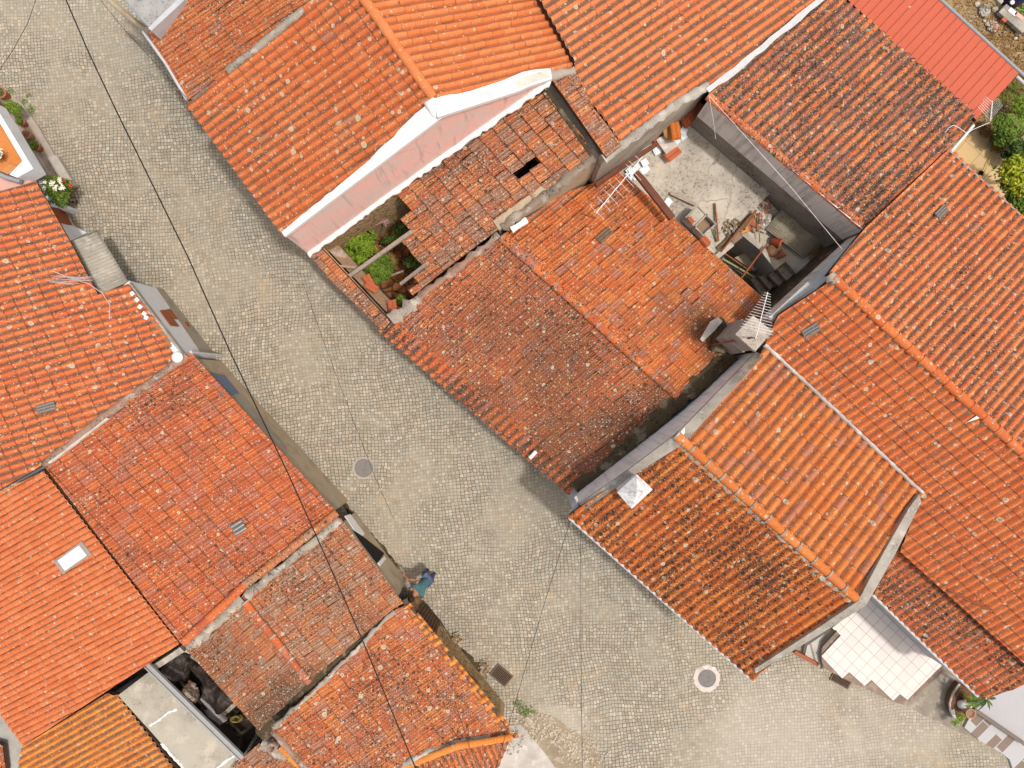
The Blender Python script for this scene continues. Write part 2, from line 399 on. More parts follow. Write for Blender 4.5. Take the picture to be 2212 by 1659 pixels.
def ridge(name, parent, pts, mat, r=0.105, seg=0.40, seed=3, lift=0.02, joint=None):
    rng = random.Random(seed)
    me = bpy.data.meshes.new(name); bm = bmesh.new()
    k1 = bm.verts.layers.float.new('r1'); k2 = bm.verts.layers.float.new('r2'); k3 = bm.verts.layers.float.new('hp')
    for a, b in zip(pts[:-1], pts[1:]):
        L = (b-a).length; n = max(1, round(L/seg)); d = (b-a).normalized(); side = d.cross(Vector((0, 0, 1))).normalized(); up = side.cross(d)
        for i in range(n):
            s0, s1 = i*L/n-0.015, (i+1)*L/n+0.02
            j = rng.uniform(-0.008, 0.008); q1, q2 = rng.random(), rng.random()
            rings = []
            for s, rr in ((s0, r*1.12), (s1, r*0.94)):
                ring = []
                for k in range(11):
                    t = math.pi*k/10
                    v = bm.verts.new(a+d*s+side*(math.cos(t)*rr+j)+up*(math.sin(t)*rr*0.85+lift)); v[k1] = q1; v[k2] = q2*0.9; v[k3] = 0.6+0.4*math.sin(t); ring.append(v)
                rings.append(ring)
            for k in range(10):
                f = bm.faces.new((rings[0][k], rings[0][k+1], rings[1][k+1], rings[1][k])); f.smooth = True
            c = [bm.verts.new(v.co) for v in rings[0]]
            for v in c: v[k1] = q1; v[k2] = q2; v[k3] = 0.0
            bm.faces.new(c)
            if joint:
                for k in range(10):
                    t0, t1 = math.pi*k/10, math.pi*(k+1)/10
                    vs = [bm.verts.new(a+d*(s0+w)+side*(math.cos(t)*r*1.15+j)+up*(math.sin(t)*r*1.0+lift)) for w, t in ((-0.02, t0), (0.03, t0), (0.03, t1), (-0.02, t1))]
                    f = bm.faces.new(vs); f.material_index = 1
    bmesh.ops.recalc_face_normals(bm, faces=bm.faces)
    bm.to_mesh(me); bm.free()
    return link(name, me, [mat]+([joint] if joint else []), parent)
def rough_strip(name, parent, pts, width, mat, seed=1, hgt=0.05, seg=0.12, wob=0.3):
    # an irregular band of mortar following a 3-D line
    rng = random.Random(seed); mb = MB(); rows = []
    for a, b in zip(pts[:-1], pts[1:]):
        L = (b-a).length; n = max(2, int(L/seg)); d = (b-a).normalized(); s = d.cross(Vector((0, 0, 1))).normalized()
        for i in range(n+(1 if b is pts[-1] else 0)):
            p = a+(b-a)*(i/n); w1 = width/2*(1+rng.uniform(-wob, wob)); w2 = width/2*(1+rng.uniform(-wob, wob)); z = hgt*(1+rng.uniform(-.3, .3))
            rows.append([p-s*w1-Vector((0, 0, 0.05)), p-s*w1*0.75+Vector((0, 0, z*0.8)), p+Vector((0, 0, z+rng.uniform(-.008, .008))), p+s*w2*0.75+Vector((0, 0, z*0.8)), p+s*w2-Vector((0, 0, 0.05))])
    vs = [v for r in rows for v in r]
    fs = [(i*5+k, i*5+k+1, (i+1)*5+k+1, (i+1)*5+k) for i in range(len(rows)-1) for k in range(4)]
    mb.add(vs, fs, 0, True)
    return mb.build(name, mat, parent)
def inset(pts, d):
    c = sum(pts, Vector())/len(pts); out = []
    N = len(pts)
    ar = sum(pts[i].x*pts[(i+1) % N].y-pts[(i+1) % N].x*pts[i].y for i in range(N))
    sg = 1 if ar > 0 else -1
    dd = d if isinstance(d, (list, tuple)) else [d]*N
    lines = []
    for i in range(N):
        a, b = pts[i], pts[(i+1) % N]; e = Vector((b.x-a.x, b.y-a.y)).normalized(); nn = Vector((-e.y, e.x))*sg
        lines.append((Vector((a.x, a.y))+nn*dd[i], e))
    for i in range(N):
        p, r = lines[i-1]; q_, s = lines[i]
        den = r.x*s.y-r.y*s.x
        if abs(den) < 1e-4: v = q_
        else: t = ((q_.x-p.x)*s.y-(q_.y-p.y)*s.x)/den; v = p+r*t
        out.append(v)
    return out
def body(parent, mat, pl, polys, ins=0.14, z0=0.0, drop=0.15, name='wall'):
    mb = MB()
    for P in polys:
        top = [pl.at(*p) for p in P]; I = inset(top, ins); tp = []
        for v in I:
            z = pl.p0.z-((v.x-pl.p0.x)*pl.n.x+(v.y-pl.p0.y)*pl.n.y)/pl.n.z
            tp.append(Vector((v.x, v.y, z-drop)))
        mb.prism(tp, z0)
    return mb.build(name, mat, parent)
def plz(pl, x, y):                              # height of a roof plane at world x,y
    return pl.p0.z-((x-pl.p0.x)*pl.n.x+(y-pl.p0.y)*pl.n.y)/pl.n.z
# ------------------------------------------------------------------ world, sun, camera
ELEV = 71.0
sdir = Vector((0.95, -0.31, 0)).normalized()*math.cos(R(ELEV))+Vector((0, 0, math.sin(R(ELEV))))
world = bpy.data.worlds.new('World'); scene.world = world; world.use_nodes = True
wn = world.node_tree; sky = wn.nodes.new('ShaderNodeTexSky'); sky.sky_type = 'NISHITA'; sky.sun_disc = False
sky.sun_elevation = R(ELEV); sky.sun_rotation = math.atan2(sdir.x, sdir.y); sky.dust_density = 2.5; sky.ozone_density = 0.8; sky.air_density = 0.9
tint = wn.nodes.new('ShaderNodeMix'); tint.data_type = 'RGBA'; tint.blend_type = 'MULTIPLY'; tint.inputs[0].default_value = 1.0; tint.inputs[7].default_value = (1.92, 1.62, 1.22, 1)
wn.links.new(sky.outputs[0], tint.inputs[6]); wn.links.new(tint.outputs[2], wn.nodes['Background'].inputs[0]); wn.nodes['Background'].inputs[1].default_value = 0.145
sl = bpy.data.lights.new('sun', 'SUN'); sl.energy = 2.3; sl.angle = R(3.0); sl.color = (1.0, 0.97, 0.92)
so = bpy.data.objects.new('sun', sl); COL.objects.link(so); so.rotation_euler = (-sdir).to_track_quat('-Z', 'Y').to_euler(); so.location = (10, -4, 30)
cam = bpy.data.cameras.new('camera'); cam.sensor_width = 36; cam.lens = 36*24/33.5; cam.clip_end = 500
co = bpy.data.objects.new('camera', cam); COL.objects.link(co); co.location = CAM; scene.camera = co
scene.view_settings.view_transform = 'Standard'; scene.view_settings.look = 'None'; scene.view_settings.exposure = 0
# ------------------------------------------------------------------ materials
M_DECK = plain('roof_underside', (0.07, 0.04, 0.025), 0.95)
OR1, OR2 = (0.66, 0.125, 0.030), (0.74, 0.19, 0.055)
DUL = (0.36, 0.16, 0.10)
M_DARK = plain('dark_void', (0.015, 0.012, 0.01), 1.0, bump=0)
M_MORTAR = speckle('mortar_grey', (0.36, 0.32, 0.27), light=(0.55, 0.50, 0.44), amt=0.9)
M_MORTW = speckle('mortar_pale', (0.55, 0.50, 0.45), amt=0.3, light=(0.7, 0.66, 0.62))
M_MORTP = speckle('mortar_pinkish', (0.34, 0.22, 0.165), light=(0.44, 0.38, 0.32), amt=1.0, scale=18)
M_CEM = speckle('cement_cap', (0.40, 0.37, 0.32), light=(0.52, 0.49, 0.44), amt=0.7, scale=22)
M_MOSSY = speckle('mossy_gutter', (0.085, 0.062, 0.035), dark=(0.02, 0.015, 0.008), light=(0.24, 0.20, 0.14), amt=1.0, scale=10)
M_WHITE = plain('white_paint', (0.80, 0.80, 0.80), 0.7, 0.05, 0.25, (0.55, 0.54, 0.52), 2.0)
M_WALLW = plain('white_render', (0.72, 0.74, 0.78), 0.8, 0.05, 0.3, (0.48, 0.47, 0.46), 1.5)
M_GREYW = plain('grey_render', (0.38, 0.37, 0.385), 0.85, 0.10, 0.45, (0.24, 0.22, 0.2), 1.4)
M_CREAM = plain('cream_render', (0.46, 0.38, 0.27), 0.85, 0.10, 0.5, (0.26, 0.19, 0.12), 2.2)
M_CONC = plain('concrete_wall', (0.36, 0.32, 0.26), 0.9, 0.12, 0.5, (0.18, 0.13, 0.08), 2.0)
M_STONE = None
M_GUT = plain('gutter_metal', (0.52, 0.53, 0.55), 0.45, 0.05, 0.3, (0.3, 0.3, 0.3), 6)
M_GUTG = plain('gutter_grey', (0.30, 0.32, 0.34), 0.45, 0.05, 0.3, (0.2, 0.19, 0.18), 6)
M_BLACK = plain('black_rubber', (0.012, 0.011, 0.012), 0.5, bump=0)
M_GLASS = plain('dark_glass_tile', (0.16, 0.15, 0.14), 0.25, 0.2, 0.5, (0.3, 0.28, 0.26), 20, spec=0.6)
M_ALU = plain('aluminium', (0.62, 0.62, 0.62), 0.35, 0.03, 0.1, (0.4, 0.4, 0.4), metallic=0.3, bump=0)
M_RUST = plain('rusty_iron', (0.28, 0.09, 0.04), 0.8, 0.2, 0.5, (0.1, 0.04, 0.02), 20)
M_WOOD = plain('weathered_wood', (0.36, 0.30, 0.25), 0.9, 0.2, 0.5, (0.15, 0.11, 0.08), 12)
M_WOODD = plain('dark_wood', (0.10, 0.055, 0.03), 0.8, 0.25, 0.5, (0.03, 0.02, 0.012), 9)
M_BROWN = plain('brown_paint', (0.30, 0.075, 0.022), 0.5, 0.06, 0.25, (0.15, 0.04, 0.015), 5)
def stone_mat(name, c1, c2, joint, sc=3.5):
    m = NT(name, 0.9)
    w = m.vadd(m.vmul(m.pos, (1, 1, 2.0)), m.scale(m.noisec(2.5, 3), 0.12))
    v = m.vor(sc, w); e = m.vor(sc, w, 'DISTANCE_TO_EDGE'); s = m.sep(v.outputs['Color'])
    c = m.mix(s[0], c1, c2); c = m.mix(m.ramp(e.outputs['Distance'], 0.07, 0.02), c, joint)
    c = m.mix(1.0, c, m_gray(m, m.math('ADD', 0.6, m.math('MULTIPLY', m.noise(30, 4, 0.7), 0.8))), 'MULTIPLY')
    m.bump(m.ramp(e.outputs['Distance'], 0.0, 0.12), 0.8, 0.05); return m.out(c)
M_STONE = stone_mat('schist_wall', (0.62, 0.42, 0.22), (0.44, 0.29, 0.15), (0.20, 0.12, 0.07), 4.5)
M_RUBBLE = stone_mat('rubble_wall', (0.48, 0.34, 0.18), (0.38, 0.25, 0.12), (0.14, 0.08, 0.04), 5)
# pink gable: stained render with streaks running down
m = NT('pink_render', 0.85)
sv = m.vmul(m.pos, (1.0, 1.0, 0.12))
st = m.ramp(m.noise(5.0, 4, 0.6, sv), 0.56, 0.74); pt = m.ramp(m.noise(1.1, 3, 0.5), 0.40, 0.62, True)
c = m.mix(pt, (0.92, 0.56, 0.50), (0.82, 0.60, 0.54)); c = m.mix(m.math('MULTIPLY', st, 0.65), c, (0.38, 0.29, 0.26))
v = m.vor(0.75, m.vmul(m.pos, (1, 1, 0.4)), 'DISTANCE_TO_EDGE'); c = m.mix(m.math('MULTIPLY', m.ramp(v.outputs['Distance'], 0.006, 0.002), 0.25), c, (0.32, 0.19, 0.17))
M_PINK = m.out(m.mix(1.0, c, m_gray(m, m.math('ADD', 0.85, m.math('MULTIPLY', m.noise(18, 4, 0.7), 0.3))), 'MULTIPLY'))
# streaky rendered wall (vertical runs of black algae under the coping)
def streak_wall(name, base, stain, amt=0.5):
    m = NT(name, 0.88)
    s = m.noise(9, 5, 0.6, m.vmul(m.pos, (1, 1, 0.05))); b = m.noise(1.3, 4, 0.6)
    c = m.mix(m.math('MULTIPLY', m.ramp(m.math('ADD', s, m.math('MULTIPLY', b, 0.5)), 0.72, 0.95), amt), base, stain)
    c = m.mix(m.math('MULTIPLY', m.ramp(b, 0.45, 0.65, True), 0.25), c, tuple(x*0.7 for x in base))
    m.bump(m.noise(40, 3), 0.2, 0.01); return m.out(c)
M_GREYS = streak_wall('blue_grey_render', (0.90, 0.89, 0.88), (0.3, 0.28, 0.26), 0.35)
M_YARDW = streak_wall('yard_wall_render', (0.74, 0.70, 0.64), (0.16, 0.12, 0.10), 0.5)
# cobbles ---------------------------------------------------------
def cobble_mat():
    m = NT('cobbles', 0.9)
    warp = m.scale(m.noisec(0.30, 2), 0.7); w2 = m.scale(m.noisec(2.5, 2), 0.05)
    p = m.vadd(m.vadd(m.pos, warp), w2); p = m.vmul(p, (1, 1, 0))
    rot = m.n.new('ShaderNodeVectorRotate'); rot.rotation_type = 'Z_AXIS'; m.set(rot.inputs['Vector'], p); rot.inputs['Angle'].default_value = -0.08
    p = rot.outputs[0]
    v = m.vor(9.3, p, rnd=0.30); v.voronoi_dimensions = '2D'; v.distance = 'CHEBYCHEV'; s = m.sep(v.outputs['Color']); t = s[0]
    e = m.vor(9.3, p, 'DISTANCE_TO_EDGE', rnd=0.30); e.voronoi_dimensions = '2D'
    jt = m.ramp(e.outputs['Distance'], 0.115, 0.035)
    # stone colours: beige, grey-green, pinkish, a few nearly white
    c = m.mix(m.ramp(t, 0.1, 0.9), (0.295, 0.268, 0.208), (0.415, 0.38, 0.305))
    c = m.mix(m.ramp(s[1], 0.72, 0.76), c, (0.34, 0.335, 0.285)); c = m.mix(m.ramp(s[2], 0.86, 0.89), c, (0.40, 0.34, 0.27))
    big = m.noise(0.5, 5, 0.62); big2 = m.noise(0.17, 3, 0.6)
    c = m.mix(m.math('MULTIPLY', m.math('MULTIPLY', m.ramp(t, 0.80, 0.92), m.ramp(big, 0.36, 0.54)), 0.6), c, (0.56, 0.50, 0.40))
    # joints, half filled with pale sand where the street is dusty
    sand = m.ramp(m.math('ADD', m.noise(0.42, 6, 0.66, m.vadd(m.pos, (7, 3, 0))), m.math('MULTIPLY', m.math('SUBTRACT', big2, 0.5), 0.5)), 0.46, 0.62, True)
    joint = m.mix(sand, (0.105, 0.083, 0.056), (0.23, 0.19, 0.14))
    c = m.mix(jt, c, joint)
    c = m.mix(m.math('MULTIPLY', sand, 0.34), c, (0.35, 0.32, 0.25))
    c = m.mix(m.math('MULTIPLY', m.ramp(m.noise(0.7, 5, 0.6, m.vadd(m.pos, (2, 9, 0))), 0.56, 0.72, True), 0.42), c, (0.46, 0.35, 0.22))
    c = m.mix(m.math('MULTIPLY', m.ramp(m.noise(0.9, 6, 0.7, m.vadd(m.pos, (5, 1, 0))), 0.54, 0.72, True), 0.42), c, (0.20, 0.165, 0.12))
    c = m.mix(m.math('MULTIPLY', m.ramp(m.noise(3.1, 6, 0.75), 0.66, 0.74), 0.35), c, (0.17, 0.14, 0.09))
    c = m.mix(m.math('MULTIPLY', m.ramp(m.noise(5, 5, 0.7), 0.5, 0.8), 0.25), c, (0.5, 0.45, 0.38))
    # pale worn patch by the lower end of the street
    for (xx, yy, rr, am) in ((9.0, -11.8, 3.4, 0.75), (12.5, -11.0, 2.6, 0.5), (1.5, -11.5, 1.2, 0.6)):
        dn = m.n.new('ShaderNodeVectorMath'); dn.operation = 'DISTANCE'; m.set(dn.inputs[0], m.pos); dn.inputs[1].default_value = (xx, yy, 0)
        e = m.ramp(m.math('ADD', dn.outputs['Value'], m.math('MULTIPLY', m.math('SUBTRACT', m.noise(0.6, 5, 0.65), 0.5), 4.5)), rr, rr*0.3, True)
        c = m.mix(m.math('MULTIPLY', e, am*0.6), c, (0.52, 0.475, 0.41))
    c = m.mix(1.0, c, m_gray(m, m.math('ADD', 0.78, m.math('MULTIPLY', m.noise(40, 4, 0.7), 0.44))), 'MULTIPLY')
    m.bump(m.math('SUBTRACT', 1.0, jt), 0.5, 0.02)
    return m.out(c)
M_COB = cobble_mat()
M_SOIL = speckle('earth', (0.27, 0.20, 0.12), dark=(0.10, 0.07, 0.04), light=(0.38, 0.31, 0.22), amt=0.6)
def darkp(*L): return [(W(x, y, h).x, W(x, y, h).y, r, a) for x, y, h, r, a in L]
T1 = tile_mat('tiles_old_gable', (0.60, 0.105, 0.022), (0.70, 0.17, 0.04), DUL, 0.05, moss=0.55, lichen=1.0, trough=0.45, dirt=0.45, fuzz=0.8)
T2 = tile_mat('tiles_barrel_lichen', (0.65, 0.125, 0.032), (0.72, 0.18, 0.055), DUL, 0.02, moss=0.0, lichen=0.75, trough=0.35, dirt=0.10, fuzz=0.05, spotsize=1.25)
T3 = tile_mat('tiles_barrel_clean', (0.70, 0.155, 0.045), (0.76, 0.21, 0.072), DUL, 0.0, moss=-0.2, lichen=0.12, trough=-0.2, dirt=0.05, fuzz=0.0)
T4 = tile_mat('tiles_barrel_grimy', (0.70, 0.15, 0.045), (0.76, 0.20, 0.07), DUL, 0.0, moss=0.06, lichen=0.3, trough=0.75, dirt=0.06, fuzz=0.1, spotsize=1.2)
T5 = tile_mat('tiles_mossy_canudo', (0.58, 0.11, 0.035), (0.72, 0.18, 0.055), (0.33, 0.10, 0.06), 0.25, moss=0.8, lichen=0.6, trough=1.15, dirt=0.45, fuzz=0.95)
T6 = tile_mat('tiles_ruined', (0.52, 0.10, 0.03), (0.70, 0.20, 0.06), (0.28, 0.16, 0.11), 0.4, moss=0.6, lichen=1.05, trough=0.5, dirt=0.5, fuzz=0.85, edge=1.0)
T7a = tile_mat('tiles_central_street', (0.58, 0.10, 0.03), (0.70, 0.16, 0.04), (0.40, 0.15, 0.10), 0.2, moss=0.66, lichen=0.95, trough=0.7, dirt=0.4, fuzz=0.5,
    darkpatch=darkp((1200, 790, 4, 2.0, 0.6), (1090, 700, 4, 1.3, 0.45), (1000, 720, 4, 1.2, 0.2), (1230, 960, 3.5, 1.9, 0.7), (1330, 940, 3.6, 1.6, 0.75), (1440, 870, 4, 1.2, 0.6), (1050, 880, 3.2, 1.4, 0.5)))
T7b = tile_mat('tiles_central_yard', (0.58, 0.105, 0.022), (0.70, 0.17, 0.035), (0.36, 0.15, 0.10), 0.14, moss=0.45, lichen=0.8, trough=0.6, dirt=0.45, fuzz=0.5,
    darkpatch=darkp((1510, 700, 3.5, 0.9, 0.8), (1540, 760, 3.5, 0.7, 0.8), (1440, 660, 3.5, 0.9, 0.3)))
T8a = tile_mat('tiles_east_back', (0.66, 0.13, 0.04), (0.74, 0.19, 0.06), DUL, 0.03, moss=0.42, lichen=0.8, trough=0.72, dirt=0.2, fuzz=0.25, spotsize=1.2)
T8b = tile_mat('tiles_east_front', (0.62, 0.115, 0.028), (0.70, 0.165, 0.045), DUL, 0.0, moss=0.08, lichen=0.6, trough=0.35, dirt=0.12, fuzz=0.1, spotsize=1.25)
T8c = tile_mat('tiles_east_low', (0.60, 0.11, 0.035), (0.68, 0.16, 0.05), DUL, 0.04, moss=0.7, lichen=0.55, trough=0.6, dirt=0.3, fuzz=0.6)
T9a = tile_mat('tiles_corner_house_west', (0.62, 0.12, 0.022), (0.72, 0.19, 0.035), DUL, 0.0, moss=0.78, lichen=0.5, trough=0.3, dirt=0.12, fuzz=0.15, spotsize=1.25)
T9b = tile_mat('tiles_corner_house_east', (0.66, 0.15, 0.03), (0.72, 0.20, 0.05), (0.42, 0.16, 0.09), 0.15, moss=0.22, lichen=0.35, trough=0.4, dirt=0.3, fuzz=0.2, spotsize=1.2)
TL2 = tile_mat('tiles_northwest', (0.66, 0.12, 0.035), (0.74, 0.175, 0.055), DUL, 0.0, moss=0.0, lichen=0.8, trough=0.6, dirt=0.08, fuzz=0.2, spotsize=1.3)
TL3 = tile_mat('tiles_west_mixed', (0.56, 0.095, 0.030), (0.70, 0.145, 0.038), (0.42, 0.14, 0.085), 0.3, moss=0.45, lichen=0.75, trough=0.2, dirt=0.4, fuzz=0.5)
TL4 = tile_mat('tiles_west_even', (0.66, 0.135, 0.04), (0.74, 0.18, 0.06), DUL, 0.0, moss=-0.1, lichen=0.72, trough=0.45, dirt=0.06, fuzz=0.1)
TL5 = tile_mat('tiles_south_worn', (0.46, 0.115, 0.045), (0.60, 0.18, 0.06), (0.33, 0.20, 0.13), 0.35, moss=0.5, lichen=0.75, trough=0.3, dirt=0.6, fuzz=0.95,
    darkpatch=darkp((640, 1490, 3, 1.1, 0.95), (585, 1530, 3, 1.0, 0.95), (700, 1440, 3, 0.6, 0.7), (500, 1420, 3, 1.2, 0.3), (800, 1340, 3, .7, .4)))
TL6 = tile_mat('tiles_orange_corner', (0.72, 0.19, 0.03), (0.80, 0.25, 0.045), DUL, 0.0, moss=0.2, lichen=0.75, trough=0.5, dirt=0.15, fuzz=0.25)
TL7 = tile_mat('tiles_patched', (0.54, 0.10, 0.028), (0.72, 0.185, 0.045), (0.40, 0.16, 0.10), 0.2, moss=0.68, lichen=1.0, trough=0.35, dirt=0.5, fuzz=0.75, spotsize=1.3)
# ------------------------------------------------------------------ ground
def sheet(name, pts, mat, z, kind='structure', th=0.0):
    mb = MB(); vs = [Vector((p[0], p[1], z)) for p in pts]
    if th: mb.slab(vs, th)
    else: mb.add(vs, [tuple(range(len(vs)))])
    o = mb.build(name, mat); tag(o, kind=kind); return o
sheet('ground', [(-60, -60), (60, -60), (60, 60), (-60, 60)], M_SOIL, -0.02)
sheet('road', [(-30, -30), (30, -30), (30, 30), (-30, 30)], M_COB, 0.0)
# ------------------------------------------------------------------ roofs and houses
P1 = Plane((365, 145, 5.0), (.556, .83), slope=17, down=(-1, .7))
P2 = Plane((941, 222, 8.5), (.578, .816), third=(510, 370, 6.2))
P3 = Plane((941, 222, 8.5), (.578, .816), third=(1200, 145, 6.2))
P4 = Plane((1240, 140, 6.15), (.60, .80), third=(1530, 190, 5.5))
P5 = Plane((1593, 267, 5.5), (.76, .65), slope=11, down=(1, -.9))
P6 = Plane((1178, 195, 5.9), (.66, .75), third=(672, 545, 3.2))
P7a = Plane((1092, 520, 4.6), (.745, .667), third=(1030, 880, 3.0))
P7b = Plane((1092, 520, 4.6), (.745, .667), third=(1538, 548, 3.2))
P8b = Plane((1806, 607, 6.4), (.733, .68), third=(1650, 745, 5.45))
P8a = Plane((1806, 607, 6.4), (.733, .68), third=(2055, 322, 4.6))
P8c = Plane((2040, 1300, 4.3), (.733, .68), slope=15, down=(-1, .8))
P9a = Plane((1470, 948, 7.0), (.737, .676), third=(1230, 1114, 5.15))
P9b = Plane((1470, 948, 7.0), (.737, .676), third=(1650, 750, 5.45))
PL2 = Plane((330, 690, 3.0), (.42, .90), slope=15, down=(1, -.3))
PL3 = Plane((590, 960, 2.9), (.68, .735), slope=14, down=(1, -.6))
PL4 = Plane((240, 1200, PL3.h(240, 1200)-0.12), (.61, .79), slope=12, down=(-1, .6))
PL5b = Plane((600, 1387, 4.0), (.63, .775), third=(800, 1210, 2.8))
PL5a = Plane((600, 1387, 4.0), (.63, .775), slope=11, down=(-1, .8))
PL6 = Plane((255, 1510, 3.2), (.62, .78), slope=12, down=(-1, .55))
PL7 = Plane((990, 1450, 2.8), (.63, .777), slope=13, down=(1, -.7))
PL8 = Plane((1000, 1612, 3.1), (.96, -.28), slope=14, down=(.4, 1))
# polygons (photo coordinates, convex pieces)
G1 = [(318, 70), (396, -4), (420, -25), (700, -25), (655, 16), (488, 153), (408, 216)]
G2 = [(404, 224), (490, 155), (655, 14), (705, -30), (760, -30), (941, 222), (904, 242), (611, 503), (606, 516)]
G2a = [(404, 224), (490, 155), (611, 503), (606, 516)]
G2 = [(404, 226), (660, 12), (708, -30), (762, -30), (941, 222), (946, 232), (908, 262), (615, 512)]
G3 = [(946, 232), (936, 212), (765, -30), (1149, -30), (1241, 134), (1236, 158), (1188, 160), (1150, 162), (1030, 206)]
G4 = [[(1149, -30), (1241, 134), (1530, 186), (1593, 140), (1760, 10), (1800, -30)],
      [(1241, 134), (1241, 157), (1275, 222), (1308, 262), (1342, 312), (1350, 308), (1480, 212), (1530, 186)]]
G5 = [(1530, 206), (1600, 147), (1700, 62), (1800, -25), (1826, 0), (2106, 247), (2053, 323), (1866, 493), (1593, 267)]
G7a = [(829, 713), (1080, 509), (1092, 518), (1457, 852), (1400, 912), (1245, 1038), (1228, 1067)]
G7a = [(848, 698), (856, 690), (1080, 509), (1092, 518), (1457, 852), (1425, 890), (1250, 1037)]
G7b = [(1080, 509), (1212, 420), (1280, 396), (1338, 369), (1652, 648), (1640, 690), (1580, 775), (1457, 855)]
G8b = [[(1652, 742), (1681, 680), (1800, 600), (2260, 1027), (2260, 1480), (1945, 1190), (1992, 1062)]]
G8b = [[(1652, 742), (1681, 680), (1802, 602), (2260, 1027), (2200, 1260), (1992, 1062)], [(1992, 1062), (2200, 1260), (2260, 1027), (2260, 1476), (1943, 1190)]]
G8a = [(1787, 592), (1806, 607), (2260, 1027), (2260, 512), (2212, 473), (2050, 320), (1866, 494)]
G8c = [(1886, 1283), (1945, 1172), (2260, 1458), (2230, 1440), (2131, 1509), (2112, 1505)]
G8c = [(1886, 1283), (1945, 1170), (2260, 1455), (2131, 1510), (2110, 1500)]
G9a = [(1228, 1114), (1245, 1100), (1470, 948), (1856, 1299), (1640, 1452), (1627, 1470)]
G9b = [(1470, 948), (1488, 938), (1640, 768), (1652, 746), (1992, 1064), (1963, 1110), (1856, 1299)]
GL2 = [[(-20, 422), (78, 391), (157, 531), (213, 638), (100, 820), (-20, 880)], [(213, 638), (277, 613), (392, 763), (366, 803), (96, 1003), (-20, 1070), (-20, 880), (100, 820)]]
GL3 = [(94, 1004), (405, 764), (416, 764), (460, 814), (730, 1109), (531, 1265), (391, 1390)]
GL4 = [(-20, 1074), (97, 1016), (390, 1389), (52, 1609), (-20, 1512)]
GL5b = [(531, 1304), (522, 1288), (735, 1118), (872, 1303), (853, 1312), (668, 1472)]
GL5a = [(402, 1402), (522, 1288), (531, 1304), (668, 1472), (560, 1578)]
GL6 = [(47, 1613), (232, 1497), (257, 1500), (410, 1700), (60, 1700), (40, 1660)]
GL7 = [(587, 1575), (855, 1316), (880, 1306), (1108, 1592), (985, 1611), (880, 1652), (820, 1720), (690, 1720)]
GL8 = [(835, 1668), (985, 1611), (1100, 1600), (1050, 1720), (820, 1720)]
def house(name, label, at, group=None): return thing(name, label, 'house', W(at[0], at[1], 0), group)
H1 = house('house', 'house with orange ribbed tile roof and grey flashing at the top of the street', (500, 60))
H2 = house('house', 'large house with lichen spotted barrel tile roof and pink gable wall edged in white', (900, 150))
H5 = house('house', 'house with dark mossy rounded tile roof between the concrete yard and the red metal roof', (1830, 240))
H6 = house('ruined_house', 'ruined house with a collapsed roof open to shrubs beside the pink gable', (950, 520))
H7 = house('house', 'old house with dark brownish mossy tile roof in the centre of the photo', (1250, 740))
H8 = house('house', 'wide orange tiled house with long round ridge at the right edge', (2000, 850))
H9 = house('house', 'corner house with orange roof, white square chimney and concrete parapet above the white terrace', (1600, 1130))
HL2 = house('house', 'white street house with wavy orange roof behind the grey corrugated canopy', (150, 750))
HL3 = house('house', 'house with patchwork orange roof and blue gate facing the street', (400, 1080))
HL4 = house('house', 'house with even orange roof and a white framed skylight', (150, 1300))
HL5 = house('house', 'house with pale worn tile roof and short orange ridge beside the dark courtyard', (650, 1380))
HL6 = house('house', 'bright orange roofed house in the lower left corner beside a bare concrete slab', (200, 1600))
HL7 = house('house', 'old stone house with patched roof covered in grey lichen rings near the wooden door', (850, 1520))
HL8 = house('outbuilding', 'low tiled outbuilding with fan of roof tiles at the bottom edge of the photo', (950, 1640))
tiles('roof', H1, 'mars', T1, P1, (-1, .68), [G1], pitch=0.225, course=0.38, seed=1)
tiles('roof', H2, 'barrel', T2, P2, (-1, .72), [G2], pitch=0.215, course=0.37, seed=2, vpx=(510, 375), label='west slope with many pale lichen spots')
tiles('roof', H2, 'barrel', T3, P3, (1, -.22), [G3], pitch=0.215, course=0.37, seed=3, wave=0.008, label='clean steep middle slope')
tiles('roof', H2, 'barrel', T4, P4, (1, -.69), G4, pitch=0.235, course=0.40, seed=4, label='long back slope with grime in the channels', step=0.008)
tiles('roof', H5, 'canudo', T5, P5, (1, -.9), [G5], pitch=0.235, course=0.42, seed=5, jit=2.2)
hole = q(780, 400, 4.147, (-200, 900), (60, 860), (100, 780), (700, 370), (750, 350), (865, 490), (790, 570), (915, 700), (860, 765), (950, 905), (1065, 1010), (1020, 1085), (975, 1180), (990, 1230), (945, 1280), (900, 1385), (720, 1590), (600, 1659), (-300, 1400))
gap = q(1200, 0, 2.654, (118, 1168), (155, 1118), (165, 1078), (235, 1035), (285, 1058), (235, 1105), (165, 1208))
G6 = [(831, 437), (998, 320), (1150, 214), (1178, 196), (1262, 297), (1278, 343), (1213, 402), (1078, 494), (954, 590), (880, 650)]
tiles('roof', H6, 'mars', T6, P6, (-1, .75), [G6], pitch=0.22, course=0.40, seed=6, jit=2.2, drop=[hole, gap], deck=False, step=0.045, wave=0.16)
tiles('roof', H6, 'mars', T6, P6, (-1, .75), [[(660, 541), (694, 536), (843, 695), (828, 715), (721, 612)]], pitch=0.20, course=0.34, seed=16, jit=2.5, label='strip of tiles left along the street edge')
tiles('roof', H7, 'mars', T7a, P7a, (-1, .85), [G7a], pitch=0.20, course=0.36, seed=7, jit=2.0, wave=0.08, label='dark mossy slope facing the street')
tiles('roof', H7, 'mars3', T7b, P7b, (1, -.87), [G7b], pitch=0.215, course=0.35, seed=8, jit=2.0, wave=0.06, label='brighter slope facing the yard')
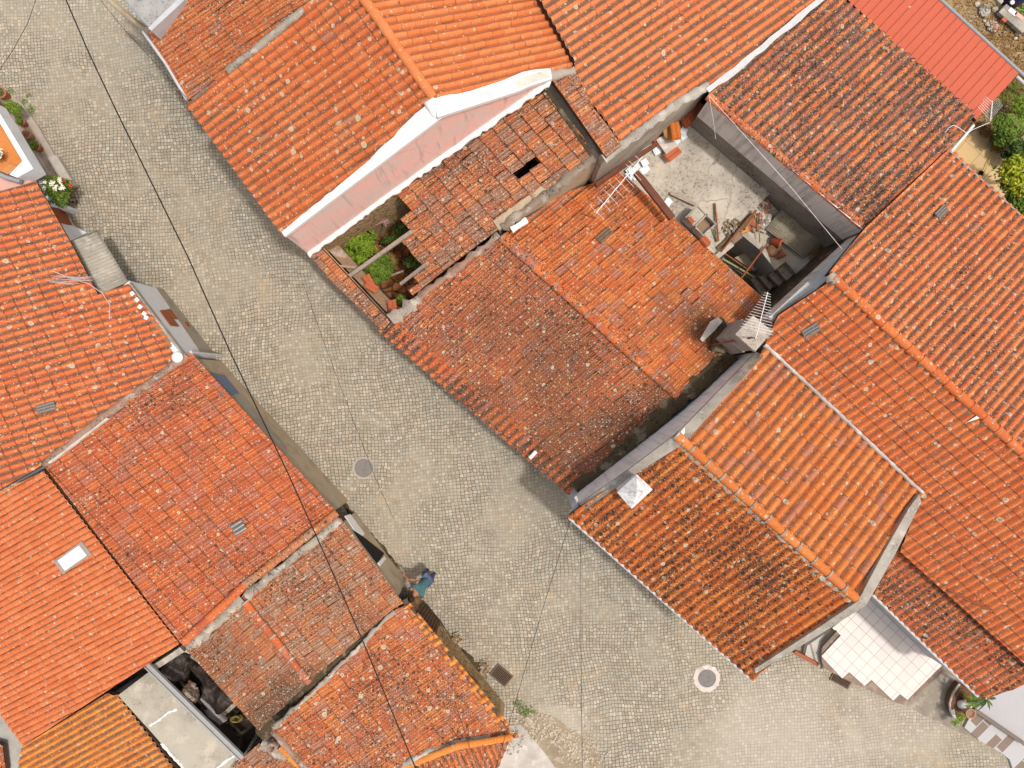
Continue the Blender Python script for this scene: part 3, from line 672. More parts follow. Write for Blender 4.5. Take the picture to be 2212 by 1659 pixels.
tiles('roof', H8, 'barrel', T8b, P8b, (-1, .6), G8b, pitch=0.22, course=0.38, seed=9, wave=0.006, jit=0.6, step=0.02)
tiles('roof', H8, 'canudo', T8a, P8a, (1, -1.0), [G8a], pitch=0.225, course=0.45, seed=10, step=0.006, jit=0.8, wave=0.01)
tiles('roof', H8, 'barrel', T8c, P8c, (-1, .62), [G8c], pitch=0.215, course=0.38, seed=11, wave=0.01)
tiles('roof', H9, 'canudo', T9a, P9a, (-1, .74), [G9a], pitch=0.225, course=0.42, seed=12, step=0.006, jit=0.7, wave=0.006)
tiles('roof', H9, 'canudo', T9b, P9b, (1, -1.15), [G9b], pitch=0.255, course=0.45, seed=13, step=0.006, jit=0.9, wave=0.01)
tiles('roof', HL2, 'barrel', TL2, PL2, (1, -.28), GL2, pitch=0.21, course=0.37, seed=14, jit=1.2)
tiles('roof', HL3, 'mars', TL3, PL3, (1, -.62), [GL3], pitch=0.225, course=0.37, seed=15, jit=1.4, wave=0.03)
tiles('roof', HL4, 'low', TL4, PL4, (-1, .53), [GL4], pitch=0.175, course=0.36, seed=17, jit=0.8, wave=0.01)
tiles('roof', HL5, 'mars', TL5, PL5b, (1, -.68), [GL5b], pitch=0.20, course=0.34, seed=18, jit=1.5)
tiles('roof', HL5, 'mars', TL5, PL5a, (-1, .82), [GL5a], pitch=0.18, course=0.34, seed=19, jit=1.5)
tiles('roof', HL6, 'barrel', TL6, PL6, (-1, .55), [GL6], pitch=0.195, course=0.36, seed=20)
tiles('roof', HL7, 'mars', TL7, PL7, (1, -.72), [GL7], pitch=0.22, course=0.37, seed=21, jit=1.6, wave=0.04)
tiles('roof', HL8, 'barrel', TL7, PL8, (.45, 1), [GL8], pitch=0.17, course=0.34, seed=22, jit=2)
# ================================================================== details
def P3(pl, pts, lift=0.0): return [pl.at(x, y, lift) for x, y in pts]
def WL(pts, h): return [W(x, y, h) for x, y in pts]
def panel(name, parent, mat, vp, pts, th=0.12, proud=0.0, label=None):
    vv = [hit(x, y, vp.p0+vp.n*proud, vp.n) for x, y in pts]
    o = MB().extr(vv, vp.n*-th).build(name, mat, parent)
    if label: o['label'] = label
    return o
def cap_strip(name, parent, mat, outer, inner, th=0.1):
    mb = MB()
    for i in range(len(outer)-1): mb.slab([outer[i], outer[i+1], inner[i+1], inner[i]], th)
    return mb.build(name, mat, parent)
def subdiv(pts, n=6, wob=0.0, seed=0):
    rng = random.Random(seed); out = []
    for a, b in zip(pts[:-1], pts[1:]):
        for i in range(n):
            t = i/n; out.append((a[0]+(b[0]-a[0])*t+rng.uniform(-wob, wob), a[1]+(b[1]-a[1])*t+rng.uniform(-wob, wob)))
    return out+[pts[-1]]
def resamp(pts, n):
    L = [0]
    for a, b in zip(pts[:-1], pts[1:]): L.append(L[-1]+math.hypot(b[0]-a[0], b[1]-a[1]))
    out = []
    for i in range(n):
        s = L[-1]*i/(n-1); k = max(j for j in range(len(L)) if L[j] <= s+1e-9); k = min(k, len(pts)-2)
        t = (s-L[k])/(L[k+1]-L[k]); out.append((pts[k][0]+(pts[k+1][0]-pts[k][0])*t, pts[k][1]+(pts[k+1][1]-pts[k][1])*t))
    return out
# ---- house bodies
body(H1, M_CONC, P1, [G1]); body(H5, M_GREYW, P5, [G5], ins=0.12)
P3_ = Plane((941, 222, 8.5), (.578, .816), third=(1200, 145, 6.2))
body(H2, M_CONC, P2, [G2], ins=0.16); body(H2, M_CONC, P3_, [G3], ins=0.16)
body(H2, M_CONC, P4, G4, ins=0.1)
body(H7, M_CONC, P7a, [[(829, 713), (1080, 512), (1457, 852), (1228, 1067)]], ins=0.2); body(H7, M_CONC, P7b, [G7b], ins=0.16)
body(H8, M_GREYW, P8b, [G8b[0]], ins=0.12); body(H8, M_GREYW, P8a, [G8a], ins=0.12); body(H8, M_GREYW, P8c, [G8c], ins=0.15)
body(H9, M_WALLW, P9a, [G9a], ins=0.14); body(H9, M_WALLW, P9b, [G9b], ins=0.14)
VL1 = VPlane(W(115, 410, .1), W(200, 566, .1))
d1 = abs((PL2.at(117, 461)-VL1.p0).dot(VL1.n))
body(HL2, M_WALLW, PL2, [GL2[0]], ins=[.12, d1, d1, 0.02, 0.02, .12]); body(HL2, M_WALLW, PL2, [GL2[1]], ins=0.12); body(HL3, M_CREAM, PL3, [GL3], ins=0.14); body(HL4, M_GREYW, PL4, [GL4], ins=0.12)
body(HL5, M_CREAM, PL5b, [GL5b], ins=0.15); body(HL5, M_GREYW, PL5a, [GL5a], ins=0.15)
body(HL6, M_GREYW, PL6, [GL6], ins=0.15); body(HL7, M_RUBBLE, PL7, [GL7], ins=0.2); body(HL8, M_RUBBLE, PL8, [GL8], ins=0.2)
# ---- pink gable
VA = VPlane(W(667, 547, 3.2), W(1187, 187, 5.95))
lowb = [(664, 547), (827, 427), (991, 310), (1150, 198), (1187, 172)]
topl = [(619, 511), (798, 373), (944, 254), (1031, 228), (1150, 178), (1188, 166)]
MB().extr([VA.at(*p) for p in topl+lowb[::-1]], VA.n*-0.2).build('gable_wall', M_PINK, H2)

outer = [(609, 500), (798, 345), (904, 240), (930, 218), (941, 213), (1028, 192), (1150, 150), (1190, 147)]
inner = [(619, 511), (798, 374), (905, 286), (930, 265), (944, 254), (1031, 228), (1150, 178), (1190, 166)]
oL, iL = resamp(outer[:5], 26), resamp(inner[:5], 26); oR, iR = resamp(outer[4:], 18), resamp(inner[4:], 18)
rng = random.Random(4)
def wob(v, a=0.02): return v+Vector((rng.uniform(-a, a), rng.uniform(-a, a), rng.uniform(-a, a)*0.5))
o1 = [wob(P2.at(*p, 0.13)) for p in oL]; i1 = [(lambda v: Vector((v.x, v.y, max(v.z, plz(P2, v.x, v.y)+.12))))(VA.at(*p)+VA.n*0.06) for p in iL]
o2 = [wob(P3_.at(*p, 0.13)) for p in oR]; i2 = [(lambda v: Vector((v.x, v.y, max(v.z-.0, plz(P3_, v.x, v.y)+.12) if v.x < .9 else v.z)))(VA.at(*p)+VA.n*0.06) for p in iR]
cap_strip('white_coping', H2, M_WHITE, o1, i1, 0.14); cap_strip('white_coping', H2, M_WHITE, o2, i2, 0.14)
a_, b_ = P2.at(926, 216, 0.16), VA.at(950, 258)+Vector((0, 0, 0.06))
MB().tube([a_, b_], [0.14, 0.15], 14).build('white_ridge_end', M_WHITE, H2)
lw = resamp(lowb, 40)
rough_strip('white_flashing', H2, [VA.at(*p)+VA.n*0.03 for p in lw], 0.17, M_WHITE, seed=8, hgt=0.06, seg=0.4, wob=0.45)
ridge('ridge_tiles', H2, [P2.at(765, -32, 0.0), P2.at(935, 212, 0.0)], T3, r=0.115, seg=0.42)
# mortar seam between the two top roofs
rough_strip('mortar_seam', H2, [P2.at(*p, 0.05) for p in [(490, 153), (570, 90), (655, 20)]], 0.16, M_MORTAR, seed=2, hgt=0.05)
rough_strip('mortar_seam', H2, [P2.at(*p, 0.02) for p in [(415, 216), (450, 190)]], 0.10, M_MORTP, seed=3, hgt=0.04)
# weathered corner of the back slope, cement verge and yard side wall
G4b = q(1200, 0, 2.654, (395, 535), (540, 470), (600, 560), (645, 690), (740, 810), (840, 950), (740, 1030))
tiles('roof', H2, 'mars', T6, P4, (1, -.69), [G4b], pitch=0.22, course=0.36, seed=31, jit=2, lift=0.05, label='weathered lichen covered corner tiles')
rough_strip('mortar_verge', H2, [P4.at(*p, 0.05) for p in [(1190, 163), (1242, 153)]], 0.22, M_MORTAR, seed=5, hgt=0.07)
MB().slab(WL([(1172, 186), (1196, 174), (1302, 340), (1284, 344)], 5.75), 0.5).build('cement_ledge', M_CEM, H2)
VB = VPlane(W(1303, 345, 6.25), W(1530, 188, 5.5))
MB().extr([W(1303, 345, 6.25), W(1350, 309, 6.1), W(1480, 212, 5.6), W(1530, 188, 5.45), Vector((W(1530, 188, 5.45).x, W(1530, 188, 5.45).y, 2.2)), Vector((W(1303, 345, 6.25).x, W(1303, 345, 6.25).y, 2.2))], VB.n*-0.15).build('yard_wall', M_CONC, H2)
rough_strip('wall_coping', H2, [W(*p) for p in [(1303, 343, 6.32), (1350, 307, 6.2), (1480, 211, 5.75), (1532, 186, 5.6)]], 0.24, M_CEM, seed=6, hgt=0.05)
MB().tube([W(1301, 340, 5.9), W(1299, 346, 5.7), W(1299, 346, 3.2)], 0.035).build('drain_pipe', M_RUST, H2)
fl = resamp([(1528, 196), (1593, 146), (1700, 58), (1785, -12)], 14)
rng = random.Random(9)
cap_strip('lead_flashing', H5, M_GUT, [P5.at(x-3+rng.uniform(-2, 2), y-5, 0.20) for x, y in fl], [P5.at(x+4+rng.uniform(-1, 1), y+6+rng.uniform(-3, 3), 0.14) for x, y in fl], 0.03)
# ---- ruined house
VC = VPlane(W(1295, 340, 5.75), W(1080, 497, 4.75))
MB().extr([W(1297, 339, 5.8), W(1213, 401, 5.4), W(1078, 497, 4.78), W(1078, 497, 4.78)-Vector((0, 0, 2.4)), W(1297, 339, 5.8)-Vector((0, 0, 3.0))], VC.n*-0.3).build('wall', M_CREAM, H6)
rough_strip('verge_mortar', H6, P3(P6, [(1283, 340), (1213, 396), (1150, 444), (1085, 492)], 0.03), 0.26, speckle('verge_dirty', (0.26, 0.21, 0.16), light=(0.42, 0.37, 0.31), amt=1.0), seed=12, hgt=0.04, wob=0.5)
rough_strip('verge_mortar', H6, P3(P6, [(1180, 195), (1232, 268), (1278, 338)], 0.02), 0.12, M_MOSSY, seed=13, hgt=0.04)
# back wall of schist under the pink gable
bl = [VA.at(*p)-Vector((0, 0, 0.03)) for p in lowb[:4]]
MB().extr(bl+[Vector((bl[-1].x, bl[-1].y, 0)), Vector((bl[0].x, bl[0].y, 0))], VA.n*-0.25).build('back_wall', M_STONE, H6)
sw = WL([(664, 541), (829, 716), (850, 699), (694, 536)], 3.05)
mbw = MB(); mbw.prism(inset(sw, 0.0) and [Vector((v.x, v.y, 2.36)) for v in sw]); mbw.build('street_wall', M_RUBBLE, H6)
MB().prism(WL([(706, 537), (850, 690), (868, 676), (726, 524)], 2.2)).build('inner_ledge', speckle('debris_ledge', (0.30, 0.20, 0.13), amt=0.8, light=(0.5, 0.42, 0.36)), H6)
M_RUINFL = stone_mat('ruin_floor', (0.26, 0.10, 0.035), (0.13, 0.06, 0.03), (0.05, 0.03, 0.02), 3.2)
MB().slab(WL([(690, 560), (840, 715), (1290, 360), (1180, 190), (1100, 240)], 0.35), 0.2).build('rubble_floor', M_RUINFL, H6)
def beam(name, a, b, w, h, mat, parent=None, label=None, cat=None, group=None):
    d = (b-a); L = d.length; M = d.to_track_quat('X', 'Z').to_matrix()
    o = MB().box((a+b)/2, (L, w, h), rot=M).build(name, mat, parent, bevel=min(w, h)*0.15)
    if label: tag(o, label, cat, group)
    return o
beam('roof_beam', W(756, 596, 3.0), W(890, 500, 4.6), 0.11, 0.13, M_WOOD, None, 'long grey weathered beam crossing the hole in the ruined roof', 'beam')
beam('roof_beam', W(866, 613, 3.4), W(924, 568, 4.6), 0.09, 0.1, M_WOOD, None, 'short grey beam end under the broken tiles at the lower side of the hole', 'beam')
beam('plank', W(836, 598, 1.2), W(872, 585, 1.3), 0.06, 0.05, M_WOOD, None, 'small pale stick lying between the shrubs inside the ruin', 'stick')
beam('plank', W(720, 573, 2.5), W(768, 578, 2.4), 0.07, 0.04, M_WOOD, None, 'thin plank on the debris at the street side of the ruin', 'plank')
beam('plank', W(697, 538, 3.15), W(842, 694, 3.15), 0.10, 0.06, plain('pale_wood', (0.5, 0.33, 0.22), 0.9, 0.2), None, 'long thin board along the street edge of the ruin', 'plank')
def loose_tile(x, y, h, ang, label, group=None, mat=None, n=1, sc=1.0, cat='roof tile'):
    o = None; c = W(x, y, h); mb = MB(); rr = random.Random(int(x*7+y))
    M = Matrix.Rotation(R(ang), 3, 'Z')@Matrix.Rotation(rr.uniform(-.15, .15), 3, 'X')
    for k in range(n):
        N = 10; vs = []; w, l = 0.24*sc, 0.40*sc
        for j, yy in enumerate((-l/2, l/2)):
            for i in range(N+1):
                a = i/N; vs.append(c+M@Vector(((a-0.5)*w+k*0.012, yy+k*0.02, 0.03*abs(math.sin(a*2*math.pi))+0.02+k*0.035)))
        bot = [v-Vector((0, 0, 0.018)) for v in vs]; m_ = N+1
        mb.add(vs+bot, [(i, i+1, i+1+m_, i+m_) for i in range(N)]+[(i+1+2*m_, i+2*m_, i+3*m_, i+1+3*m_) for i in range(N)]+[(i, i+2*m_, i+1+2*m_, i+1) for i in range(N)]+[(i+m_, i+1+m_, i+1+3*m_, i+3*m_) for i in range(N)]+[(0, m_, 3*m_, 2*m_), (N, 2*m_+N, 3*m_+N, m_+N)], 0, False)
    o = mb.build('roof_tile' if n == 1 else 'tile_stack', mat or M_LTILE); tag(o, label, cat, group); return o
M_LTILE = plain('loose_terracotta', (0.45, 0.12, 0.055), 0.9, 0.15, 0.5, (0.30, 0.14, 0.09), 6)
loose_tile(797, 608, 2.35, 30, 'fallen ribbed roof tile on the wall top beside the green shrub')
loose_tile(803, 620, 2.45, 60, 'fallen ribbed roof tile overlapping another near the green shrub')
loose_tile(848, 664, 2.4, 10, 'upright fallen tile at the bottom corner of the ruin', sc=1.1)
loose_tile(860, 671, 2.3, 70, 'reddish fallen tile touching the pale mortar at the bottom corner of the ruin')
# ---- foliage
def foliage_mat(name, c1, c2, c3=None):
    if name in CACHE: return CACHE[name]
    m = NT(name, 0.6); r = m.attr('r1'); c = m.mix(r, c1, c2)
    if c3: c = m.mix(m.ramp(m.attr('r2'), 0.8, 0.85), c, c3)
    m.b.inputs['Subsurface Weight'].default_value = 0.0
    CACHE[name] = m.out(c); return CACHE[name]
F_LIME = foliage_mat('shrub_leaves', (0.05, 0.13, 0.01), (0.22, 0.34, 0.025), (0.28, 0.34, 0.04))
F_DARK = foliage_mat('dark_leaves', (0.02, 0.05, 0.008), (0.07, 0.12, 0.02), (0.10, 0.13, 0.02))
F_MID = foliage_mat('mid_leaves', (0.045, 0.11, 0.012), (0.16, 0.27, 0.03), (0.20, 0.22, 0.04))
F_YEL = foliage_mat('citrus_leaves', (0.08, 0.16, 0.01), (0.34, 0.38, 0.02), (0.50, 0.46, 0.03))
F_DRY = foliage_mat('dry_leaves', (0.18, 0.10, 0.03), (0.34, 0.20, 0.07))
F_RED = foliage_mat('red_petals', (0.5, 0.02, 0.01), (0.6, 0.05, 0.02))
F_WHT = foliage_mat('white_petals', (0.75, 0.76, 0.62), (0.85, 0.85, 0.78))
def leaves(name, parent, mat, blobs, n, size, seed=1, up=0.3, elong=1.6):
    # blobs: (center, radii) ; leaves fill the outer half of each blob
    rng = np.random.RandomState(seed); vs, fs, a1, a2 = [], [], [], []
    tot = sum(r[0]*r[1] for c, r in blobs)
    for c, r in blobs:
        k = int(n*r[0]*r[1]/tot)
        for _ in range(k):
            d = rng.randn(3); d /= np.linalg.norm(d); d[2] = abs(d[2])*1.0 if rng.rand() < 0.8 else d[2]
            rad = rng.rand()**0.4*(1+0.40*mnoise.noise(Vector((d[0]*2+seed, d[1]*2, d[2]*2))))
            p = Vector(c)+Vector((d[0]*r[0], d[1]*r[1], d[2]*r[2]))*rad
            nrm = (Vector(d)*0.5+Vector((rng.randn()*.5, rng.randn()*.5, up+abs(rng.randn())*.5))).normalized()
            t = nrm.orthogonal().normalized(); t = Matrix.Rotation(rng.rand()*6.28, 3, nrm)@t; b = nrm.cross(t)
            s = size*(0.6+rng.rand()*0.8)
            i0 = len(vs); vs += [p-t*s*elong*0.5, p+b*s*0.35+nrm*s*0.1, p+t*s*elong*0.5, p-b*s*0.35+nrm*s*0.1]; fs.append((i0, i0+1, i0+2, i0+3))
            q1, q2 = min(1, max(0, 0.25+0.6*rad*max(0, d[2])+rng.randn()*0.22)), rng.rand(); a1 += [q1]*4; a2 += [q2]*4
    me = bpy.data.meshes.new(name); me.from_pydata([tuple(v) for v in vs], [], fs)
    for nm, arr in (('r1', a1), ('r2', a2)):
        at = me.attributes.new(nm, 'FLOAT', 'POINT'); at.data.foreach_set('value', arr)
    return link(name, me, mat, parent)
def branches(parent, base, tips, r=0.03, mat=None, name='trunk'):
    mb = MB()
    for t in tips:
        mid = base+(t-base)*0.5+Vector((random.uniform(-.05, .05), random.uniform(-.05, .05), 0.05)); mb.tube([base, mid, t], [r, r*0.7, r*0.25], 7)
    return mb.build(name, mat or M_WOODD, parent)
def shrub(name, label, cat, x, y, h, blobs, mat, n, size, seed, base_h=0.0, group=None):
    b = W(x, y, h); b.z = base_h*0.8; t = thing(name, label, cat, b, group)
    bl = [(W(xx, yy, hh), rr) for xx, yy, hh, rr in blobs]
    leaves('foliage', t, mat, bl, n, size, seed); branches(t, b, [c+Vector((0, 0, r[2]*0.3)) for c, r in bl], 0.025, name='stem'); return t
shrub('shrub', 'bright green leafy shrub filling the upper part of the ruined roof opening', 'shrub', 775, 545, 1.0, [(765, 520, 1.7, (.36, .30, .35)), (790, 530, 1.8, (.34, .36, .35)), (742, 520, 1.6, (.22, .2, .25)), (780, 560, 1.6, (.28, .22, .25)), (798, 508, 1.6, (.25, .22, .25)), (752, 548, 1.2, (.3, .2, .2)), (775, 505, 1.2, (.25, .2, .2)), (770, 575, 1.1, (.3, .15, .2))], F_LIME, 3400, 0.05, 41)
shrub('shrub', 'bright green shrub below the long weathered beam in the ruin', 'shrub', 815, 588, 1.0, [(808, 580, 1.7, (.34, .28, .3)), (830, 588, 1.6, (.3, .3, .3)), (815, 604, 1.5, (.28, .16, .2)), (790, 592, 1.2, (.25, .2, .2)), (838, 575, 1.2, (.25, .2, .2)), (825, 560, 1.0, (.3, .2, .2))], F_MID, 2600, 0.045, 42)
shrub('shrub', 'dark green ivy in the shade under the broken tiles of the ruin', 'shrub', 895, 568, 1.2, [(893, 566, 2.0, (.28, .22, .3)), (868, 500, 1.2, (.3, .25, .3)), (850, 520, 1.0, (.4, .2, .2))], F_DARK, 1500, 0.05, 43)
shrub('weed', 'small grey green weed with bare twigs beside the pale mortar edge', 'weed', 866, 650, 1.4, [(866, 650, 1.9, (.2, .18, .2))], F_MID, 350, 0.045, 44)
shrub('shrub', 'rusty brown dying fern between the two green shrubs in the ruin', 'plant', 812, 540, 0.7, [(815, 545, 1.0, (.35, .22, .2)), (845, 560, .8, (.3, .2, .15))], F_DRY, 900, 0.05, 45)
mb = MB(); rr = random.Random(5); c0 = W(828, 478, 2.0)
for k in range(26):
    a = rr.uniform(0, 6.28); s = c0+Vector((rr.uniform(-.12, .12), rr.uniform(-.1, .1), rr.uniform(0, .15))); d = Vector((math.cos(a)*.14, math.sin(a)*.10, rr.uniform(-.05, .08)))
    mb.tube([s-d, s+Vector((0, 0, .05)), s+d], 0.009, 5)
tag(mb.build('cord_bundle', plain('pink_cord', (0.55, 0.32, 0.36), 0.7)), 'tangle of pinkish purple cord hanging on the stone wall of the ruin', 'cord')
mb = MB(); ring = [W(818+28*math.cos(t), 488+22*math.sin(t), 1.9) for t in np.linspace(2.2, 5.4, 16)]; mb.tube(ring, 0.03, 7)
tag(mb.build('hose', M_BLACK), 'dark bent hose around the purple cord inside the ruin', 'hose')
# ---- central house trim
eave7 = [(858, 690), (1256, 1032), (1229, 1069), (818, 714)]
tiles('eave_tiles', H7, 'canudo', T7a, P7a, (-1, .85), [eave7], pitch=0.25, course=0.8, seed=33, jit=3.0, lift=-0.005, deck=False, vpx=(1030, 883))
ridge('ridge_tiles', H7, [P7a.at(1086, 514, 0), P7a.at(1270, 680, -0.02), P7a.at(1462, 856, 0)], T7a, r=0.12, seg=0.42, seed=5, joint=M_MORTP)
rough_strip('verge_mortar', H7, P3(P7a, [(1078, 508), (1020, 552), (960, 600), (905, 643)], 0.03), 0.22, M_MORTP, seed=21, hgt=0.035, wob=0.6)
rough_strip('verge_mortar', H7, P3(P7a, [(905, 643), (872, 668), (845, 692)], 0.04), 0.36, M_MORTAR, seed=22, hgt=0.06, wob=0.6)
rough_strip('mossy_gutter', H7, [P7a.at(1238, 1052, .03), P7a.at(1322, 992, .03), P7a.at(1417, 908, .03), P7a.at(1455, 872, .03), P7b.at(1510, 828, .03), P7b.at(1583, 764, .03)], 0.5, M_MOSSY, seed=23, hgt=0.05, wob=0.3)
rough_strip('white_patch', H7, [W(1104, 496, 4.95), W(1125, 482, 4.95), W(1137, 474, 4.95)], 0.16, M_WHITE, seed=24, hgt=0.09, wob=.4)
MB().tube([W(1144, 990, 3.25), W(1158, 975, 3.25)], 0.06).build('pipe_end', M_WHITE, H7)
MB().tube([W(x, y, 3.1) for x, y in resamp([(1340, 373), (1652, 650)], 12)], 0.035).build('gutter', M_GUT, H7)
def glass_tile(parent, pl, x, y, rdir, w=0.24, l=0.42, name='vent_tile', mat=None):
    c = pl.at(x, y, 0.075); V = (pl.at(x+rdir[0]*20, y+rdir[1]*20)-pl.at(x, y)).normalized(); U = pl.n.cross(V).normalized(); mb = MB()
    for k in (-1, 0, 1): mb.tube([c+U*k*w/3-V*l/2, c+U*k*w/3+V*l/2], w/5.5, 10)
    mb.box(c-pl.n*0.02, (l, w*0.95, 0.03), rot=Matrix((V, U, pl.n)).transposed())
    mb.box(c-V*l*0.5, (0.03, w*1.05, 0.05), rot=Matrix((V, U, pl.n)).transposed())
    return mb.build(name, mat or M_GLASS, parent)
glass_tile(H7, P7b, 1305, 508, (1, -.87), 0.26, 0.5, mat=speckle('stone_vent', (0.2, 0.13, 0.09), amt=1)); glass_tile(H8, P8a, 2033, 457, (1, -1), 0.2, 0.4); glass_tile(H8, P8b, 1752, 713, (1, -.6), 0.24, 0.42)
glass_tile(HL2, PL2, 100, 880, (1, -.28), 0.24, 0.46); glass_tile(HL3, PL3, 516, 1139, (1, -.62), 0.36, 0.34)
# ---- corner house (H9)
z8 = lambda *p: q(1300, 750, 2.765, *p)
VD = VPlane(W(1243, 1067, 3.0), W(1600, 770, 3.8))
top9 = z8((320, 1332), (640, 1112), (1000, 842), (1290, 542), (1515, 305)); in9 = z8((352, 1368), (740, 1098), (1030, 915), (1250, 665), (1560, 328))
tp = [VD.at(*p) for p in top9]

MB().extr(tp+[Vector((tp[-1].x, tp[-1].y, 1.5)), Vector((tp[0].x, tp[0].y, 0.0))], VD.n*-0.2).build('party_wall', M_GREYS, H9)
oo = [VD.at(*p)+VD.n*0.03+Vector((0, 0, .02)) for p in resamp(top9, 15)]; ii = [W(x, y, VD.at(*top9[0]).z/0.8) for x, y in in9]
ii = [(lambda a, v: a if a.z > v.z else W(x, y, v.z/0.8))((P9a if x < 1475 else P9b).at(x, y, .13), v) for (x, y), v in zip(resamp(in9, 15), oo)]
cap_strip('parapet_coping', H9, M_CEM, oo, ii, 0.12)
z9 = lambda *p: q(1800, 1250, 2.654, *p)
so_ = z9((120, 1045), (500, 815), (835, 605), (885, 520), (1020, 280), (1170, -20)) + [(1990, 1085)]
si_ = z9((112, 1018), (480, 780), (785, 575), (800, 545), (950, 260), (1110, -20)) + [(1985, 1068)]
cap_strip('parapet_coping', H9, M_CEM, [P9a.at(*p, .16) if p[0] < 1860 else P9b.at(*p, .16) for p in so_], [P9a.at(*p, .16) if p[0] < 1850 else P9b.at(*p, .16) for p in si_], 0.4)
ridge('ridge_tiles', H9, [P9a.at(1462, 940, .02), P9a.at(1856, 1299, .02)], T9b, r=0.115, seg=0.5, seed=6, joint=M_MORTAR)
rough_strip('mortar_seam', H9, P3(P9b, [(1652, 744), (1820, 900), (1994, 1066)], 0.10), 0.10, M_MORTW, seed=25, hgt=0.06, seg=0.1, wob=0.35)
rough_strip('ridge_mortar', H9, P3(P9a, [(1466, 951), (1850, 1302)], 0.0), 0.30, M_MORTAR, seed=26, hgt=0.03, seg=0.1, wob=0.35)
MB().tube(P3(P9a, [(1229, 1118), (1430, 1296), (1626, 1471)], -0.03), 0.045, 10).build('gutter', M_GUT, H9)
ch = z8((570, 1250), (705, 1128), (812, 1230), (670, 1362)); chp = WL(ch, 6.95); cc = sum(chp, Vector())/4
mb = MB(); mb.slab(chp, 0.10); mb.add(chp+[cc+Vector((0, 0, 0.34))], [(0, 1, 4), (1, 2, 4), (2, 3, 4), (3, 0, 4)])
mb.prism([cc+(v-cc)*0.84-Vector((0, 0, 0.1)) for v in chp], 4.6)
t = mb.build('chimney', plain('chimney_white', (0.72, 0.73, 0.75), 0.8, 0.1, 0.7, (0.30, 0.27, 0.24), 7), H9)
mb = MB(); mb.tube([W(1232, 1104, 4.7), W(1244, 1092, 4.8), W(1250, 1088, 4.8)], 0.03); mb.tube([W(1243, 1072, 5.0), W(1250, 1090, 5.0), W(1250, 1090, 3.0)], 0.045); mb.build('downpipe', M_GUT, H9)
# ---- wide right house (H8)
ridge('ridge_tiles', H8, [P8b.at(1800, 601, .02), P8b.at(2260, 1027, .02)], T8b, r=0.12, seg=0.44, seed=7)
rough_strip('ridge_mortar', H8, P3(P8b, [(1806, 612), (2250, 1024)], -0.0), 0.22, speckle('ridge_moss', (0.22, 0.17, 0.11), amt=1), seed=27, hgt=0.04, seg=0.1, wob=0.5)
rough_strip('mortar_lump', H8, [W(1790, 592, 6.4), W(1806, 607, 6.45)], 0.3, M_MORTAR, seed=28, hgt=0.16, seg=0.06, wob=0.4)
VE = VPlane(W(1865, 502, 5.8), W(1668, 681, 5.35))
A_, B_ = W(1868, 500, 5.78), W(1664, 686, 5.35)
MB().extr([A_, B_, B_-Vector((0, 0, 1.0)), A_-Vector((0, 0, 1.0))], VE.n*-0.14).build('yard_wall', M_YARDW, H8)
MB().extr([A_-Vector((0, 0, 1.0)), B_-Vector((0, 0, 1.0)), Vector((B_.x, B_.y, 0)), Vector((A_.x, A_.y, 0))], VE.n*-0.14).build('yard_wall', M_MOSSY, H8).__setitem__('label', 'dark mossy lower part of the wall')
cap_strip('wall_coping', H8, M_GUT if False else plain('wall_top_grey', (.46, .46, .46), .85), WL([(1870, 495), (1787, 570), (1660, 686)], 5.6), [W(1876, 506, 5.85), W(1792, 600, 5.95), W(1682, 694, 5.55)], .1)
MB().tube(P3(P8a, [(2039, 315), (2120, 388), (2230, 488)], 0.02), 0.03).build('gutter', M_GUTG, H8)
MB().tube(P3(P8c, [(1884, 1284), (2000, 1396), (2112, 1504)], 0.0), 0.045).build('gutter', M_GUT, H8)
MB().slab(P3(P8b, [(2085, 915), (2112, 897), (2118, 903), (2090, 912)], 0.1), 0.02).build('white_rag', M_WHITE, H8)
MB().tube([W(2048, 1273, 4.95), W(2096, 1298, 5.1), W(2143, 1318, 5.3)], 0.035).build('rusty_bar', M_RUST, H8)
# ---- mossy house (H5) and the red metal roof
ridge('ridge_tiles', H5, [P5.at(1529, 209, .0), P5.at(1700, 352, .0), P5.at(1868, 494, .0)], T5, r=0.11, seg=0.42, seed=8)
a0, a1 = W(1531, 214, 5.55), W(1866, 498, 5.6)
VF = VPlane(a0, a1)
MB().extr([a0, a1, a1-Vector((0, 0, 1.25)), a0-Vector((0, 0, 1.25))], VF.n*-0.14).build('yard_wall', M_YARDW, H5)
MB().extr([a0-Vector((0, 0, 1.25)), a1-Vector((0, 0, 1.25)), Vector((a1.x, a1.y, 0)), Vector((a0.x, a0.y, 0))], VF.n*-0.12).build('yard_wall', speckle('yard_wall_lower', (0.26, 0.23, 0.19), amt=0.8), H5)  # lower band of the wall, darker than the render above it
PMt = Plane((1970, 125, 3.8), (.73, .67), slope=5, down=(1, -1.1))
def metal_roof():
    m = NT('red_metal', 0.45); hp = m.attr('hp'); c = m.mix(m.ramp(hp, 0.1, 0.8), (0.50, 0.11, 0.06), (0.26, 0.05, 0.025))
    c = m.mix(m.math('MULTIPLY', m.ramp(m.noise(1.2, 4), 0.4, 0.7, True), 0.2), c, (0.54, 0.13, 0.08))
    c = m.mix(m.math('MULTIPLY', m.ramp(m.noise(3, 6, .7), .5, .75), .35), c, (0.34, 0.10, 0.06)); c = m.mix(m.ramp(m.vor(0.9).outputs['Distance'], 0.035, 0.02), c, (0.7, 0.45, 0.38)); return m.out(c)
HM = thing('shed', 'shed with flat red ribbed metal roof at the top right', 'shed', W(1970, 125, 0))
_p = profile
def profile(style, n):
    if style == 'metal':
        a = np.linspace(0, 1, n); return a, 0.022*np.clip(1-abs(a-0.5)/0.055, 0, 1)
    return _p(style, n)
